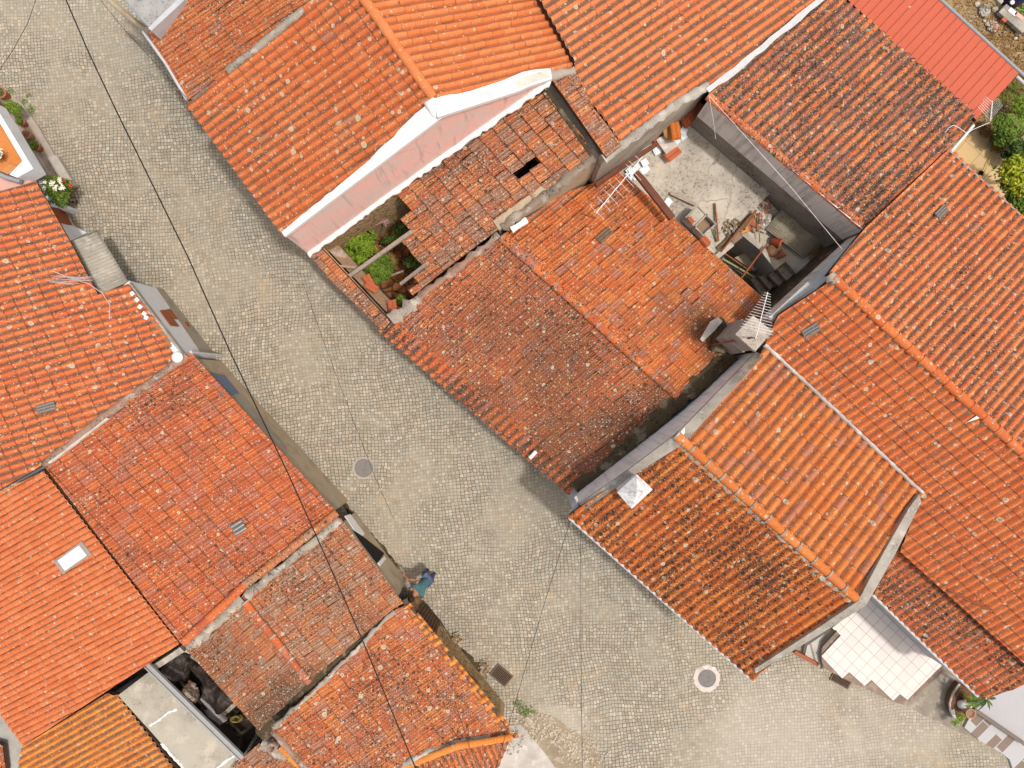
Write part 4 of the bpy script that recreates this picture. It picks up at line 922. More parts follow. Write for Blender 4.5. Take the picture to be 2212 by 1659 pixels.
GM = [(1800, -30), (2000, -30), (2029, -3), (2203, 155), (2110, 260)]
tiles('roof', HM, 'metal', metal_roof(), PMt, (1, -1.08), [GM], vpx=(1600, 420), pitch=0.24, course=30.0, seed=50, jit=0, wave=0, step=0.0)
body(HM, M_GREYW, PMt, [GM], ins=0.25)
MB().tube(P3(PMt, [(2005, -30), (2029, -3), (2206, 158), (2230, 182)], 0.0), 0.05).build('gutter', M_GUTG, HM)
MB().tube([W(2195, 165, 3.2), W(2240, 205, 3.0)], 0.05).build('drain_pipe', M_GUT, HM)
# ================================================================== concrete yard
zY = lambda *p: q(1730, 470, 5.53, *p)
z7 = lambda *p: q(1500, 250, 2.765, *p)
YARD = thing('courtyard', 'walled concrete yard with cracked grey floor behind the central house', 'courtyard', W(1520, 400, 0))
def slab_mat():
    m = NT('yard_concrete', 0.92)
    a = m.noise(0.9, 5, 0.65); b = m.noise(12, 6, 0.8); big = m.noise(0.35, 3, 0.6)
    c = m.mix(m.ramp(a, 0.35, 0.65, True), (0.52, 0.485, 0.415), (0.36, 0.335, 0.285))
    th = m.math('SUBTRACT', 0.62, m.math('MULTIPLY', m.ramp(a, 0.35, 0.65), 0.12))
    c = m.mix(m.math('MULTIPLY', m.ramp(b, th, m.math('ADD', th, 0.05)), 0.75), c, (0.12, 0.10, 0.075))
    c = m.mix(m.math('MULTIPLY', m.ramp(m.noise(20, 5, 0.8), 0.60, 0.66), 0.6), c, (0.60, 0.55, 0.47))
    v = m.vor(0.8, m.vadd(m.pos, m.scale(m.noisec(2.5, 4), 0.5)), 'DISTANCE_TO_EDGE')
    c = m.mix(m.math('MULTIPLY', m.math('MULTIPLY', m.ramp(v.outputs['Distance'], 0.02, 0.004), m.ramp(a, 0.6, 0.4)), 0.7), c, (0.16, 0.13, 0.1))
    m.bump(b, 0.4, 0.01); return m.out(c)
M_YFL = slab_mat()
M_SLABB = speckle('slab_stained', (0.52, 0.48, 0.40), dark=(0.10, 0.085, 0.06), light=(0.50, 0.46, 0.39), amt=0.8, scale=20)
YH = 3.0
MB().prism(WL([(1275, 402), (1500, 245), (1545, 235), (1720, 385), (1668, 414), (1640, 440), (1610, 490), (1552, 546), (1520, 560), (1392, 430), (1340, 378)], YH)).build('floor', M_YFL, YARD)
pad = zY((700, 90), (930, -40), (1500, 420), (1990, 590), (1640, 880), (1300, 1000), (1200, 1112), (1040, 932), (905, 1040), (640, 700), (390, 530), (560, 330))
MB().prism(WL(pad, 2.35)).build('pad', M_SLABB, YARD)
MB().slab(WL(zY((-50, 800), (400, 500), (1100, 700), (2100, 560), (2100, 700), (700, 1700), (300, 1300)), 0.45), 0.2).build('pit_floor', speckle('pit_floor_grime', (0.22, 0.19, 0.15), amt=1), YARD)
for k, (pts, h) in enumerate(((((925, 1035), (1035, 960), (1185, 1112), (1070, 1215)), 1.95), (((805, 1110), (925, 1035), (1075, 1215), (965, 1292)), 1.6), (((675, 1135), (780, 1050), (900, 1250), (820, 1312)), 1.25), (((565, 1172), (680, 1110), (850, 1310), (720, 1410)), 0.9))):
    MB().prism(WL(zY(*pts), h)).build('step', speckle('step_stone', (0.42, 0.37, 0.30), amt=0.9, scale=9), YARD)
MB().prism(WL(zY((350, 880), (540, 790), (740, 990), (610, 1060)), 1.3)).build('plinth', speckle('step_stone', (0.3, 0.265, 0.215)), YARD)
MB().prism(WL(zY((385, 525), (450, 470), (780, 770), (850, 960), (930, 1025), (900, 1050), (700, 780)), 2.75)).build('low_wall', M_CEM, YARD)
beam('lintel', W(*zY((95, 880))[0], 3.1), W(*zY((320, 690))[0], 3.1), 0.16, 0.15, M_CEM, YARD)
beam('lintel', W(*zY((300, 665))[0], 3.1), W(*zY((425, 570))[0], 3.1), 0.22, 0.16, speckle('red_lintel', (0.26, 0.17, 0.12), amt=.8), YARD)
pad2 = zY((60, 830), (330, 590), (420, 510), (590, 330), (640, 230), (560, 200), (300, 420), (20, 700))
rough_strip('debris_edge', YARD, WL(zY((100, 760), (250, 640), (380, 520), (500, 400), (600, 290)), 3.0), 0.20, speckle('debris_edge', (0.15, 0.11, 0.06), amt=1, scale=12), seed=31, hgt=0.08, wob=0.5)
rough_strip('debris_edge', YARD, WL(z7((1050, 610), (1190, 720), (1300, 790)), 2.5), 0.25, speckle('debris_edge2', (0.25, 0.2, 0.13), amt=1, scale=12), seed=32, hgt=0.06, wob=0.5)
def pipe(name, pts, r, mat, label, cat='pipe', group=None):
    o = MB().tube(pts, r, 8).build(name, mat); return tag(o, label, cat, group)
pipe('pipe', WL(zY((170, 800), (390, 525), (640, 235)), 3.25), 0.028, M_RUST, 'long rusty pipe along the broken edge of the yard floor')
pipe('pipe', [W(*zY((800, 680))[0], 2.9), W(*zY((440, 1160))[0], 3.0)], 0.028, M_RUST, 'rusty pipe crossing the dark stairwell of the yard to the roof gutter')
pipe('pipe', [W(*zY((205, 815))[0], 2.9), W(*zY((545, 1050))[0], 2.3)], 0.026, M_RUST, 'reddish pipe leaning down into the dark stairwell above the green poles')
pipe('pole', [W(*zY((180, 890))[0], 2.8), W(*zY((610, 1140))[0], 1.9)], 0.035, plain('green_pole', (0.26, 0.32, 0.20), 0.5), 'thick pale green pole in the dark stairwell', 'pole')
pipe('pole', [W(*zY((195, 925))[0], 2.5), W(*zY((560, 1160))[0], 1.7)], 0.03, plain('brown_pole', (0.26, 0.22, 0.10), 0.6), 'olive brown pole lying next to the pale green pole', 'pole')
pipe('rod', [W(*z7((678, 680))[0], 3.1), W(*z7((702, 935))[0], 3.15)], 0.028, M_RUST, 'straight rusty bar lying on the yard floor beside the wash trough', 'metal bar')
pipe('rod', [W(*zY((60, 490))[0], 3.1), W(*zY((115, 670))[0], 3.1)], 0.02, plain('green_bar', (0.10, 0.14, 0.08)), 'short dark green rod lying next to the rusty bar', 'metal bar')
pipe('cane', WL(zY((650, 330), (655, 480), (685, 560), (690, 670)), 2.6), 0.016, plain('green_cane', (0.16, 0.17, 0.08)), 'thin green cane standing among the broken bricks', 'cane')
def corrugated(name, quad, n, amp, mat, parent=None, along=1, th=0.012):
    a, b, c, d = quad; N = n*6; vs = []; fs = []; R_ = 6
    up = (b-a).cross(d-a).normalized(); up = up if up.z > 0 else -up
    for j in range(R_+1):
        for i in range(N+1):
            p = (a+(b-a)*(i/N))*(1-j/R_)+(d+(c-d)*(i/N))*(j/R_)
            vs.append(p+up*amp*math.sin(2*math.pi*n*i/N))
    W_ = N+1; fs = [(j*W_+i, j*W_+i+1, (j+1)*W_+i+1, (j+1)*W_+i) for j in range(R_) for i in range(N)]
    o = MB().add(vs, fs, 0, True).build(name, mat, parent); s = o.modifiers.new('s', 'SOLIDIFY'); s.thickness = th; return o
M_FIBRE = speckle('fibre_cement', (0.38, 0.36, 0.31), dark=(0.10, 0.09, 0.07), light=(0.46, 0.44, 0.39), amt=0.7, scale=16)
M_FIBRE2 = speckle('fibre_cement_brown', (0.33, 0.29, 0.21), dark=(0.12, 0.09, 0.05), light=(0.42, 0.38, 0.29), amt=0.6, scale=14)
qd = [W(*p, 2.62) for p in zY((765, 490), (1030, 165), (1640, 590), (1290, 885))]
tag(corrugated('corrugated_sheet', qd, 15, 0.022, M_FIBRE2), 'grey brown corrugated sheet lying on the lower part of the yard', 'corrugated sheet')
# wash trough with two basins
tq = WL(z7((478, 775), (560, 690), (692, 822), (603, 905)), 3.75); t = thing('wash_trough', 'concrete wash trough with a draining slab and a brown water basin in the yard', 'wash trough', W(1555, 510, 3.0))
mb = MB(); c_ = sum(tq, Vector())/4
def lerp(a, b, t): return a+(b-a)*t
A, B, C, D = tq
for e0, e1 in ((A, B), (B, C), (C, D), (D, A)):
    i0, i1 = lerp(e0, c_, 0.13), lerp(e1, c_, 0.13); mb.slab([e0, e1, i1, i0], 0.6)
m0, m1 = lerp(A, D, 0.47), lerp(B, C, 0.47); m2, m3 = lerp(A, D, 0.53), lerp(B, C, 0.53)
mb.slab([m0, m1, m3, m2], 0.55); mb.build('basin_wall', M_CEM, t)
dz = Vector((0, 0, 1))
MB().slab([lerp(A, c_, .1)-dz*.05, lerp(B, c_, .1)-dz*.05, lerp(m1, c_, .1)-dz*.05, lerp(m0, c_, .1)-dz*.05], 0.06).build('draining_slab', M_SLABB, t)
wm = NT('brown_water', 0.08); wm.b.inputs['Specular IOR Level'].default_value = 0.6
MB().slab([lerp(m2, c_, .05)-dz*.22, lerp(m3, c_, .05)-dz*.22, lerp(C, c_, .1)-dz*.22, lerp(D, c_, .1)-dz*.22], 0.05).build('water', wm.out((0.20, 0.12, 0.07)), t)
loose_tile(*z7((517, 795))[0], 3.8, 40, 'small red brick piece on the slab of the wash trough', n=1, sc=.5, cat='brick')
tag(beam('plank', W(*z7((378, 610))[0], 3.15), W(*z7((550, 690))[0], 3.15), 0.10, 0.05, M_WOOD), 'pale plank leading to the wash trough', 'plank')
# brown beams
tag(beam('roof_beam', W(*z7((145, 470))[0], 4.1), W(*z7((392, 785))[0], 4.0), 0.20, 0.16, M_WOODD if False else plain('brown_beam', (0.15, 0.055, 0.035), 0.8, 0.2, 0.4, (0.05, 0.025, 0.015), 5)), 'thick dark red brown beam lying along the edge between yard and central roof', 'beam')
tag(beam('roof_beam', W(*z7((-130, 560))[0], 4.3), W(*z7((285, 280))[0], 4.0), 0.12, 0.14, CACHE['brown_beam']), 'long brown beam leaning along the yard wall above the white tiles', 'beam')
# white tile pieces
M_WTILE = plain('white_glazed_tile', (0.66, 0.74, 0.80), 0.35, 0.05, 0.3, (0.5, 0.52, 0.5), 8)
rr = random.Random(11)
lab = {'a': 'white glazed tile in the heap beside the antenna tip', 'b': 'white glazed tile in the group beside the round wooden lid', 'c': 'white glazed tile between the yard wall and the heap', 'd': 'white glazed tile lying under the thick brown beam'}
for key, region, cnt in (('a', ((60, 400), (230, 520)), 13), ('b', ((385, 170), (490, 275)), 9), ('c', ((265, 290), (325, 350)), 3), ('d', ((335, 645), (390, 710)), 2)):
    (x0, y0), (x1, y1) = region
    for k in range(cnt):
        x, y = rr.uniform(x0+20, x1-20), rr.uniform(y0+20, y1-20)
        if key == 'a': y = 520-(x-60)*0.55+rr.uniform(-35, 25)
        if key == 'b': y = 265-(x-385)*0.75+rr.uniform(-25, 25)
        o = MB().box(W(*z7((x, y))[0], YH+0.08+k*0.015), (0.2, 0.2, 0.012), rz=R(40)+rr.uniform(-.35, .35)).build('ceramic_tile', M_WTILE); tag(o, lab[key], 'tile', 'white tile group '+{'a': 'by the antenna', 'b': 'by the wooden lid', 'c': 'by the wall', 'd': 'under the beam'}[key])
MB_ = MB().box(W(*z7((355, 275))[0], 3.3), (0.42, 0.5, 0.05), rz=R(35)).build('board', M_MORTW); tag(MB_, 'flat beige board among the white tiles by the yard wall', 'board')
loose_tile(*z7((530, 70))[0], 3.3, -35, 'stack of new red roof tiles in the far corner of the yard', n=4, sc=1.25, cat='tile stack'); loose_tile(*z7((475, 125))[0], 3.2, 30, 'pile of dark red tiles leaning between the wooden lid and the tile stack', n=3, sc=1.0, cat='tile stack')
loose_tile(*z7((385, 350))[0], 3.2, -50, 'single reddish roof tile lying flat on the yard floor', n=2, sc=1.2); loose_tile(*z7((298, 258))[0], 3.2, 40, 'dark red tile leaning on the yard wall by the long beam', n=1)
mb = MB(); c = W(*z7((385, 190))[0], 3.5)
mb.lathe(c, [(0, 0.05), (0.27, 0.05), (0.28, 0.02), (0.27, 0.0), (0, 0.0)], 24, axis=(0.3, -0.3, 1)); o = mb.build('wooden_lid', plain('orange_wood', (0.42, 0.24, 0.09), 0.7, 0.3, 0.6, (0.25, 0.09, 0.03), 5)); tag(o, 'round orange brown wooden lid leaning on the yard wall', 'lid')
loose_tile(*z7((405, 205))[0], 3.75, 10, 'curved orange roof tile lying on the round wooden lid', n=3, sc=1.1, mat=plain('orange_terracotta', (0.50, 0.15, 0.03), 0.8, 0.2))
loose_tile(*z7((612, 945))[0], 3.3, 40, 'dark red brick block at the roof edge below the wash trough', n=3, sc=0.75, cat='brick'); loose_tile(*z7((1088, 622))[0], 2.9, 20, 'orange brick by the foot of the tall yard wall', n=2, sc=0.6, cat='brick')
# rubble heap of bricks in the pad corner
def rubble(name, cx_, cy_, h, rx, ry, n, sizes, mats, label, cat, seed):
    rr = random.Random(seed); root = thing(name, label, cat, W(cx_, cy_, h)); groups = {k: MB() for k in range(len(mats))}
    for k in range(n):
        a = rr.uniform(0, 6.28); r = rr.random()**0.6; x, y = cx_+rx*r*math.cos(a), cy_+ry*r*math.sin(a); s = rr.uniform(*sizes)
        rot = Matrix.Rotation(rr.uniform(0, 6.28), 3, 'Z')@Matrix.Rotation(rr.uniform(-.5, .5), 3, 'X')@Matrix.Rotation(rr.uniform(-.5, .5), 3, 'Y')
        groups[k % len(mats)].box(W(x, y, h)+Vector((0, 0, (1-r)*0.12+s*0.2)), (s*rr.uniform(.8, 1.8), s*rr.uniform(.6, 1.0), s*rr.uniform(.3, .7)), rot=rot)
    for k in groups: groups[k].build('fragments', mats[k], root)
    return root
M_BRICK = plain('brick_bits', (0.42, 0.13, 0.07), 0.9, 0.2, 0.5, (0.25, 0.16, 0.12), 8)
rubble('rubble_heap', *zY((680, 330))[0], 2.4, 19, 30, 150, (0.05, 0.16), [M_BRICK, M_CEM, plain('bits_white', (.6, .56, .5)), M_MORTP], 'heap of broken bricks and tiles at the drop between the two yard levels', 'rubble', 61)
rubble('rubble_heap', *zY((560, 430))[0], 2.4, 14, 12, 50, (0.06, 0.17), [M_BRICK, M_MORTP], 'red brick fragments beside the orange block on the low wall', 'rubble', 62)
rubble('rubble_heap', *zY((720, 180))[0], 2.4, 18, 14, 110, (0.04, 0.13), [M_MORTP, M_CEM, M_BRICK, plain('bits_white', (.6, .56, .5))], 'brick and plaster rubble at the foot of the tall wall above the corrugated sheet', 'rubble', 68)
rubble('rubble_heap', *zY((740, 420))[0], 2.4, 12, 16, 60, (0.06, 0.2), [plain('bits_white', (.6, .56, .5)), M_CEM, M_MORTW], 'broken white plaster slabs beside the corrugated sheet', 'rubble', 69)
rubble('rubble_heap', *zY((330, 480))[0], 3.0, 24, 20, 120, (0.02, 0.08), [M_SOIL, M_CEM, M_WOODD], 'crumbs of mortar and soil along the rusty pipe in the yard', 'rubble', 70)
rubble('rubble_heap', *z7((1030, 570))[0], 3.0, 14, 9, 60, (0.03, 0.10), [M_CEM, M_MORTW], 'crumbled mortar at the corner of the yard floor below the tall wall', 'rubble', 63)
MB_ = MB().box(W(*zY((475, 500))[0], 2.95), (0.24, 0.2, 0.12), rz=.3).build('brick', plain('orange_brick', (0.62, 0.26, 0.08), .9)); tag(MB_, 'bright orange block on the low wall of the yard', 'brick')
def pot(name, x, y, h, r, hgt, mat, label, plant=None, cat='flower pot', tilt=None, group=None, soil=True):
    c = W(x, y, h); t = thing(name, label, cat, c, group)
    mb = MB(); mb.lathe(c, [(0, 0.0), (r*0.66, 0), (r*0.9, hgt*0.82), (r, hgt*0.84), (r, hgt), (r*0.86, hgt), (r*0.82, hgt*0.8), (0, hgt*0.78)], 20, axis=tilt); mb.build('pot', mat, t)
    if soil: MB().lathe(c+Vector((0, 0, hgt*0.80)), [(0, 0.012), (r*0.82, 0.0)], 16).build('soil', M_SOIL, t)
    if plant:
        mat2, rad, n, size, sd = plant; leaves('plant', t, mat2, [(c+Vector((0, 0, hgt+rad*0.45)), (rad, rad, rad*0.8))], n, size, sd)
    return t
M_TERRA = plain('terracotta_pot', (0.46, 0.17, 0.09), 0.8, 0.1, 0.35, (0.35, 0.2, 0.14), 9)
o = MB().lathe(W(*zY((855, 790))[0], 2.4), [(0, .09), (.17, .085), (.185, .05), (.18, 0), (0, 0)], 22).build('pan_lid', plain('brown_enamel', (0.20, 0.10, 0.05), 0.5)); tag(o, 'round brown pan upside down beside the terracotta pots', 'pan')
pot('flower_pot', *zY((920, 880))[0], 2.4, 0.12, 0.26, M_TERRA, 'empty terracotta pot lying by the brown pan', tilt=(0.7, 0.5, 0.4), soil=False)
pot('flower_pot', *zY((845, 640))[0], 2.5, 0.15, 0.32, plain('red_terracotta', (0.50, 0.11, 0.05), .7), 'broken dark red pot tipped over beside the corrugated sheet', tilt=(0.8, -0.4, 0.3), soil=False)
MB_ = MB(); [MB_.box(W(*zY(p)[0], 2.7), s, rz=R(-25)) for p, s in (((1215, 205), (0.50, 0.04, 0.3)), ((1190, 245), (0.5, 0.04, 0.3)), ((1140, 205), (0.04, 0.2, 0.3)), ((1275, 235), (0.04, 0.2, 0.3)))]
tag(MB_.build('crate', plain('grey_plastic', (0.27, 0.26, 0.24), .6)), 'grey rectangular crate between the corrugated sheet and the tall wall', 'crate')
shrub('weed', 'patch of dry brown weeds in the shaded far corner of the yard', 'weed', *zY((1480, 760))[0], 2.3, [(*zY((1440, 740))[0], 2.5, (.42, .34, .12)), (*zY((1600, 640))[0], 2.5, (.35, .25, .1)), (*zY((1500, 850))[0], 2.5, (.3, .18, .1))], F_DRY, 1400, 0.04, 46, base_h=2.35)
# chimney tower with aerial
TW = thing('chimney_tower', 'tall rendered chimney block with flat speckled top carrying an aerial', 'chimney', W(1629, 722, 3.5))
tq = WL(z8((1370, 182), (1490, 55), (1622, 165), (1503, 300)), 6.75); cc = sum(tq, Vector())/4
mb = MB(); mb.slab(tq, 0.16); mb.build('cap_slab', speckle('chimney_cap', (0.50, 0.45, 0.39), dark=(0.14, 0.11, 0.09), amt=0.9, scale=26), TW)
mb = MB(); mb.prism([cc+(v-cc)*0.90-Vector((0, 0, .16)) for v in tq], 2.0); mb.prism([cc+(v-cc)*0.97-Vector((0, 0, .9)) for v in tq], 2.0)
mb.build('shaft', plain('chimney_shaft', (0.36, 0.32, 0.28), .9, .1, .6, (0.2, 0.13, 0.09), 3), TW)
MB().tube([W(*z8((1482, 206))[0], 7.0), W(*z8((1330, 232))[0], 5.5), W(*z8((1210, 255))[0], 4.3)], 0.022).build('stay', M_RUST, TW)
def yagi(label, tip, base, elems, mast=None, h=7.5, mat=None, col=None):
    t = thing('antenna', label, 'antenna', W(*base, h)); mt = mat or M_ALU
    MB().tube([W(*base, h), W(*tip, h)], 0.013, 8).build('boom', mt, t)
    for a, b in elems: MB().tube([W(*a, h+0.02), W(*b, h+0.02)], 0.005, 6).build('element', mt, t)
    if mast: MB().tube(mast, 0.02, 8).build('mast', mt, t)
    return t
M_ALUW = plain('white_aluminium', (0.78, 0.76, 0.74), 0.4, 0.03, 0.1, (.5, .5, .5), bump=0)
b0, t0 = z7((955, 1590), (1035, 1280)); el = []
for k in range(15):
    f = k/14; x = 1033+(960-1033)*f**1.05; y = 1290+(1540-1290)*f**1.05; w = 22+88*f**1.1; el.append(tuple(z7((x-w, y-w*0.27), (x+w, y+w*0.27))))
yagi('long slim yagi aerial pointing up from the chimney block', t0, b0, el, [W(*b0, 6.75), W(*b0, 8.15)], 8.1)
zq = lambda *p: q(1250, 380, 3.1725, *p)
el = [tuple(zq(a, b)) for a, b in (((603, 383), (715, 495)), ((660, 318), (768, 433)), ((710, 263), (822, 380)), ((752, 212), (868, 328)), ((795, 168), (912, 285)), ((832, 125), (945, 245)), ((885, 68), (1000, 190)), ((905, 40), (1035, 165)), ((955, 0), (1080, 125)))]
bb = zq((650, 445), (1010, 10))
yagi('wide yagi aerial with pinkish rods over the central roof and the white tiles', bb[1], bb[0], el, [W(*zq((695, 395))[0], 5.6)+Vector((0, 0, -1.2)), W(*zq((695, 395))[0], 5.6)], 5.6, M_ALUW)
# ================================================================== white terrace and bottom right
def terrace_mat():
    m = NT('white_terrace_tiles', 0.45)
    rot = m.n.new('ShaderNodeVectorRotate'); rot.rotation_type = 'Z_AXIS'; m.set(rot.inputs['Vector'], m.pos); rot.inputs['Angle'].default_value = R(43.5)
    br = m.n.new('ShaderNodeTexBrick'); br.offset = 0; m.set(br.inputs['Vector'], rot.outputs[0]); br.inputs['Scale'].default_value = 1
    br.inputs['Brick Width'].default_value = 0.335; br.inputs['Row Height'].default_value = 0.335; br.inputs['Mortar Size'].default_value = 0.008
    br.inputs['Color1'].default_value = (0.63, 0.585, 0.565, 1); br.inputs['Color2'].default_value = (0.68, 0.64, 0.62, 1); br.inputs['Mortar'].default_value = (0.36, 0.30, 0.26, 1)
    c = m.mix(m.math('MULTIPLY', m.ramp(m.noise(1.2, 5, .6), .45, .7, True), .25), br.outputs['Color'], (0.66, 0.58, 0.53)); return m.out(c)
tpts = z9((810, 600), (615, 752), (672, 800), (545, 935), (680, 1078), (725, 1037), (825, 1127), (870, 1088), (1010, 1222), (1055, 1180), (1102, 1217), (1335, 985), (1320, 950), (900, 510))
TER = thing('terrace', 'white tiled terrace with stepped edge beside the corner house', 'terrace', W(2040, 1400, 0))
MB().slab(WL(tpts, 0.62), 0.03).build('tiles', terrace_mat(), TER)
M_TBASE = speckle('terrace_base', (0.27, 0.20, 0.16), dark=(0.10, 0.07, 0.05), light=(0.36, 0.30, 0.24), amt=0.6)
MB().prism(WL(z9((800, 590), (640, 760), (560, 850), (542, 940), (560, 1010), (690, 1080), (830, 1145), (1000, 1225), (1090, 1255), (1390, 985), (1320, 930), (900, 500)), 0.55)).build('base', M_TBASE, TER)
MB().slab(WL(z9((620, 755), (455, 865), (440, 925), (545, 1010), (548, 880), (640, 800)), 0.3), 0.2).build('porch_step', plain('porch', (0.50, 0.48, 0.45), .8), TER)
beam('threshold', W(*z9((365, 900))[0], 0.3), W(*z9((520, 985))[0], 0.3), 0.12, 0.2, M_BROWN, TER)
MB().tube([W(*z9((545, 1010))[0], 0.6), W(*z9((540, 880))[0], 0.9), W(*z9((640, 770))[0], 1.6)], 0.03).build('handrail', plain('rail_dark', (0.06, 0.06, 0.05), .5), TER)
sheet('driveway', [(p.x, p.y) for p in WL(z9((1300, 960), (1090, 1240), (1190, 1310), (1420, 1420), (1640, 1500), (1760, 1420), (1500, 1000)), 0)], speckle('driveway_cement', (0.30, 0.265, 0.22), dark=(0.13, 0.11, 0.08), light=(0.40, 0.36, 0.30), amt=0.5), 0.008)
def ring_mat(): return speckle('fresh_cement', (0.62, 0.56, 0.51), amt=0.1, light=(0.7, 0.66, 0.62), scale=30)
M_IRON = plain('cast_iron', (0.20, 0.19, 0.185), 0.6, 0.2, 0.5, (0.13, 0.11, 0.1), 8, bump=0.6)
def manhole(x, y, r, R2, mat, label, sd):
    t = thing('manhole', label, 'manhole', W(x, y, 0)); c = W(x, y, 0); rr = random.Random(sd)
    pts = [c+Vector((math.cos(a)*R2*(1+rr.uniform(-.07, .07)), math.sin(a)*R2*(1+rr.uniform(-.07, .07)), 0.012)) for a in np.linspace(0, 6.283, 37)[:-1]]
    inn = [c+Vector((math.cos(a)*(r+.02), math.sin(a)*(r+.02), 0.016)) for a in np.linspace(0, 6.283, 37)[:-1]]
    mb = MB(); mb.add(pts+inn, [(i, (i+1) % 36, 36+(i+1) % 36, 36+i) for i in range(36)]); mb.build('cement_ring', mat, t)
    mb = MB(); mb.lathe(c, [(r+.035, 0.012), (r+.035, 0.02), (r+.012, 0.02), (r+.01, 0.010), (r-.008, 0.010), (r-.012, 0.019), (0, 0.019)], 36, smooth=False); mb.build('cover', M_IRON, t)
    for k in range(-5, 6):
        L = math.sqrt(max(0, (r*0.85)**2-(k*r*0.16)**2)); mb2 = MB().box(c+Vector((k*r*0.16, 0, 0.021)), (0.008, 2*L, 0.004)).build('rib', M_IRON, t)
    return t
manhole(1527, 1465, 0.26, 0.44, ring_mat(), 'round iron manhole with a wide pale cement ring near the corner house', 3)
manhole(786, 1011, 0.27, 0.36, speckle('old_cement', (0.42, 0.38, 0.32), amt=0.4), 'round iron manhole with a narrow grey ring in the middle of the street', 4)
def grate(x, y, w, l, ang, nb, label):
    c = W(x, y, 0); t = thing('drain_grate', label, 'drain grate', c); M = Matrix.Rotation(R(ang), 3, 'Z')
    mb = MB(); [mb.box(c+M@Vector((sx*w/2, 0, .02)), (0.04, l, 0.05), rz=R(ang)) for sx in (-1, 1)]; [mb.box(c+M@Vector((0, sy*l/2, .02)), (w+.04, 0.04, 0.049), rz=R(ang)) for sy in (-1, 1)]; mb.build('frame', M_GRI, t)
    MB().box(c+Vector((0, 0, 0.006)), (w, l, 0.006), rz=R(ang)).build('pit', M_DARK, t)
    for k in range(nb): MB().box(c+M@Vector((0, -l/2+(k+.5)*l/nb, .022)), (w, l/nb*0.45, 0.03), rz=R(ang)).build('bar', M_GRI, t)
M_GRI = plain('rusty_grate', (0.15, 0.105, 0.075), 0.75, .2, .5, (.07, .045, .03), 14)
grate(1083, 1458, 0.42, 0.62, 50, 11, 'rusty drain grate at the foot of the old stone house'); grate(1815, 1469, 0.62, 0.24, -28, 1, 'long drain grate in front of the white terrace') if False else grate(1815, 1469, 0.26, 0.64, 62, 13, 'long drain grate in front of the white terrace')
# bottom right corner
zR = lambda *p: q(2200, 1575, 5.53, *p)
def pattern_mat():
    m = NT('block_paving', 0.8); rot = m.n.new('ShaderNodeVectorRotate'); rot.rotation_type = 'Z_AXIS'; m.set(rot.inputs['Vector'], m.pos); rot.inputs['Angle'].default_value = R(-45)
    br = m.n.new('ShaderNodeTexBrick'); br.offset = .5; m.set(br.inputs['Vector'], rot.outputs[0]); br.inputs['Scale'].default_value = 1
    br.inputs['Brick Width'].default_value = 0.62; br.inputs['Row Height'].default_value = 0.30; br.inputs['Mortar Size'].default_value = 0.015; br.inputs['Bias'].default_value = 0.0
    br.inputs['Color1'].default_value = (0, 0, 0, 1); br.inputs['Color2'].default_value = (1, 1, 1, 1); br.inputs['Mortar'].default_value = (1, 1, 1, 1)
    c = m.mix(m.ramp(m.sep(br.outputs['Color'])[0], .42, .5), (0.22, 0.17, 0.135), (0.44, 0.44, 0.45)); return m.out(c)
sheet('pavement', [(p.x, p.y) for p in WL(zR((850, 1110), (980, 860), (1700, 1380), (1700, 1720), (1520, 1720), (1460, 1540), (1330, 1440), (1060, 1290)), 0.1)], pattern_mat(), 0.10, th=0.15)
sheet('pavement', [(p.x, p.y) for p in WL(zR((1000, 640), (1400, 300), (1900, 100), (1900, 1500), (1660, 1330), (980, 850)), 0.1)], plain('lilac_concrete', (0.42, 0.42, 0.44), .8, .06, .2, (.36, .35, .35)), 0.15, th=0.2)
tag(beam('kerb_rail', W(*zR((975, 860))[0], 0.5), W(*zR((1720, 1370))[0], 0.5), 0.13, 0.12, plain('brown_rail', (0.17, 0.135, 0.115), .6)), 'straight brown rail along the patterned paving at the bottom right corner', 'rail')
PLN = thing('planter', 'curved low garden bed with bare soil under the roof corner', 'garden bed', W(*zR((830, 820))[0], 0))
cv = zR((790, 520), (700, 650), (655, 780), (665, 900), (720, 980), (800, 1040), (960, 900), (1120, 760), (1050, 650))
MB().slab(WL(cv, 0.35), 0.3).build('soil', speckle('bed_soil', (0.20, 0.10, 0.05), amt=.6), PLN)
MB().tube(WL(resamp(cv[:6], 22), 0.4), 0.035, 8).build('edging', M_MORTW, PLN)
pot('flower_pot', *zR((835, 850))[0], 0.35, 0.16, 0.42, plain('white_red_pot', (0.50, 0.24, 0.17), .8), 'tall terracotta pot in the garden bed at the bottom right corner')
o = MB().lathe(W(*zR((790, 800))[0], 0.35), [(0, 0), (.13, 0), (.17, .3), (.15, .3), (.12, .1)], 18, axis=(.4, .3, .8)).build('bucket', M_WHITE); tag(o, 'white bucket leaning against the tall terracotta pot', 'bucket')
pot('flower_pot', *zR((845, 690))[0], 0.35, 0.12, 0.25, M_TERRA, 'small terracotta pot under the roof corner in the garden bed', (F_DRY, .1, 60, .03, 5))
o = MB().add(WL(zR((665, 880), (720, 860), (745, 990), (690, 950)), .45), [(0, 1, 2, 3)]).build('white_stone', M_WHITE); tag(o, 'flat white stone at the rim of the garden bed', 'stone')
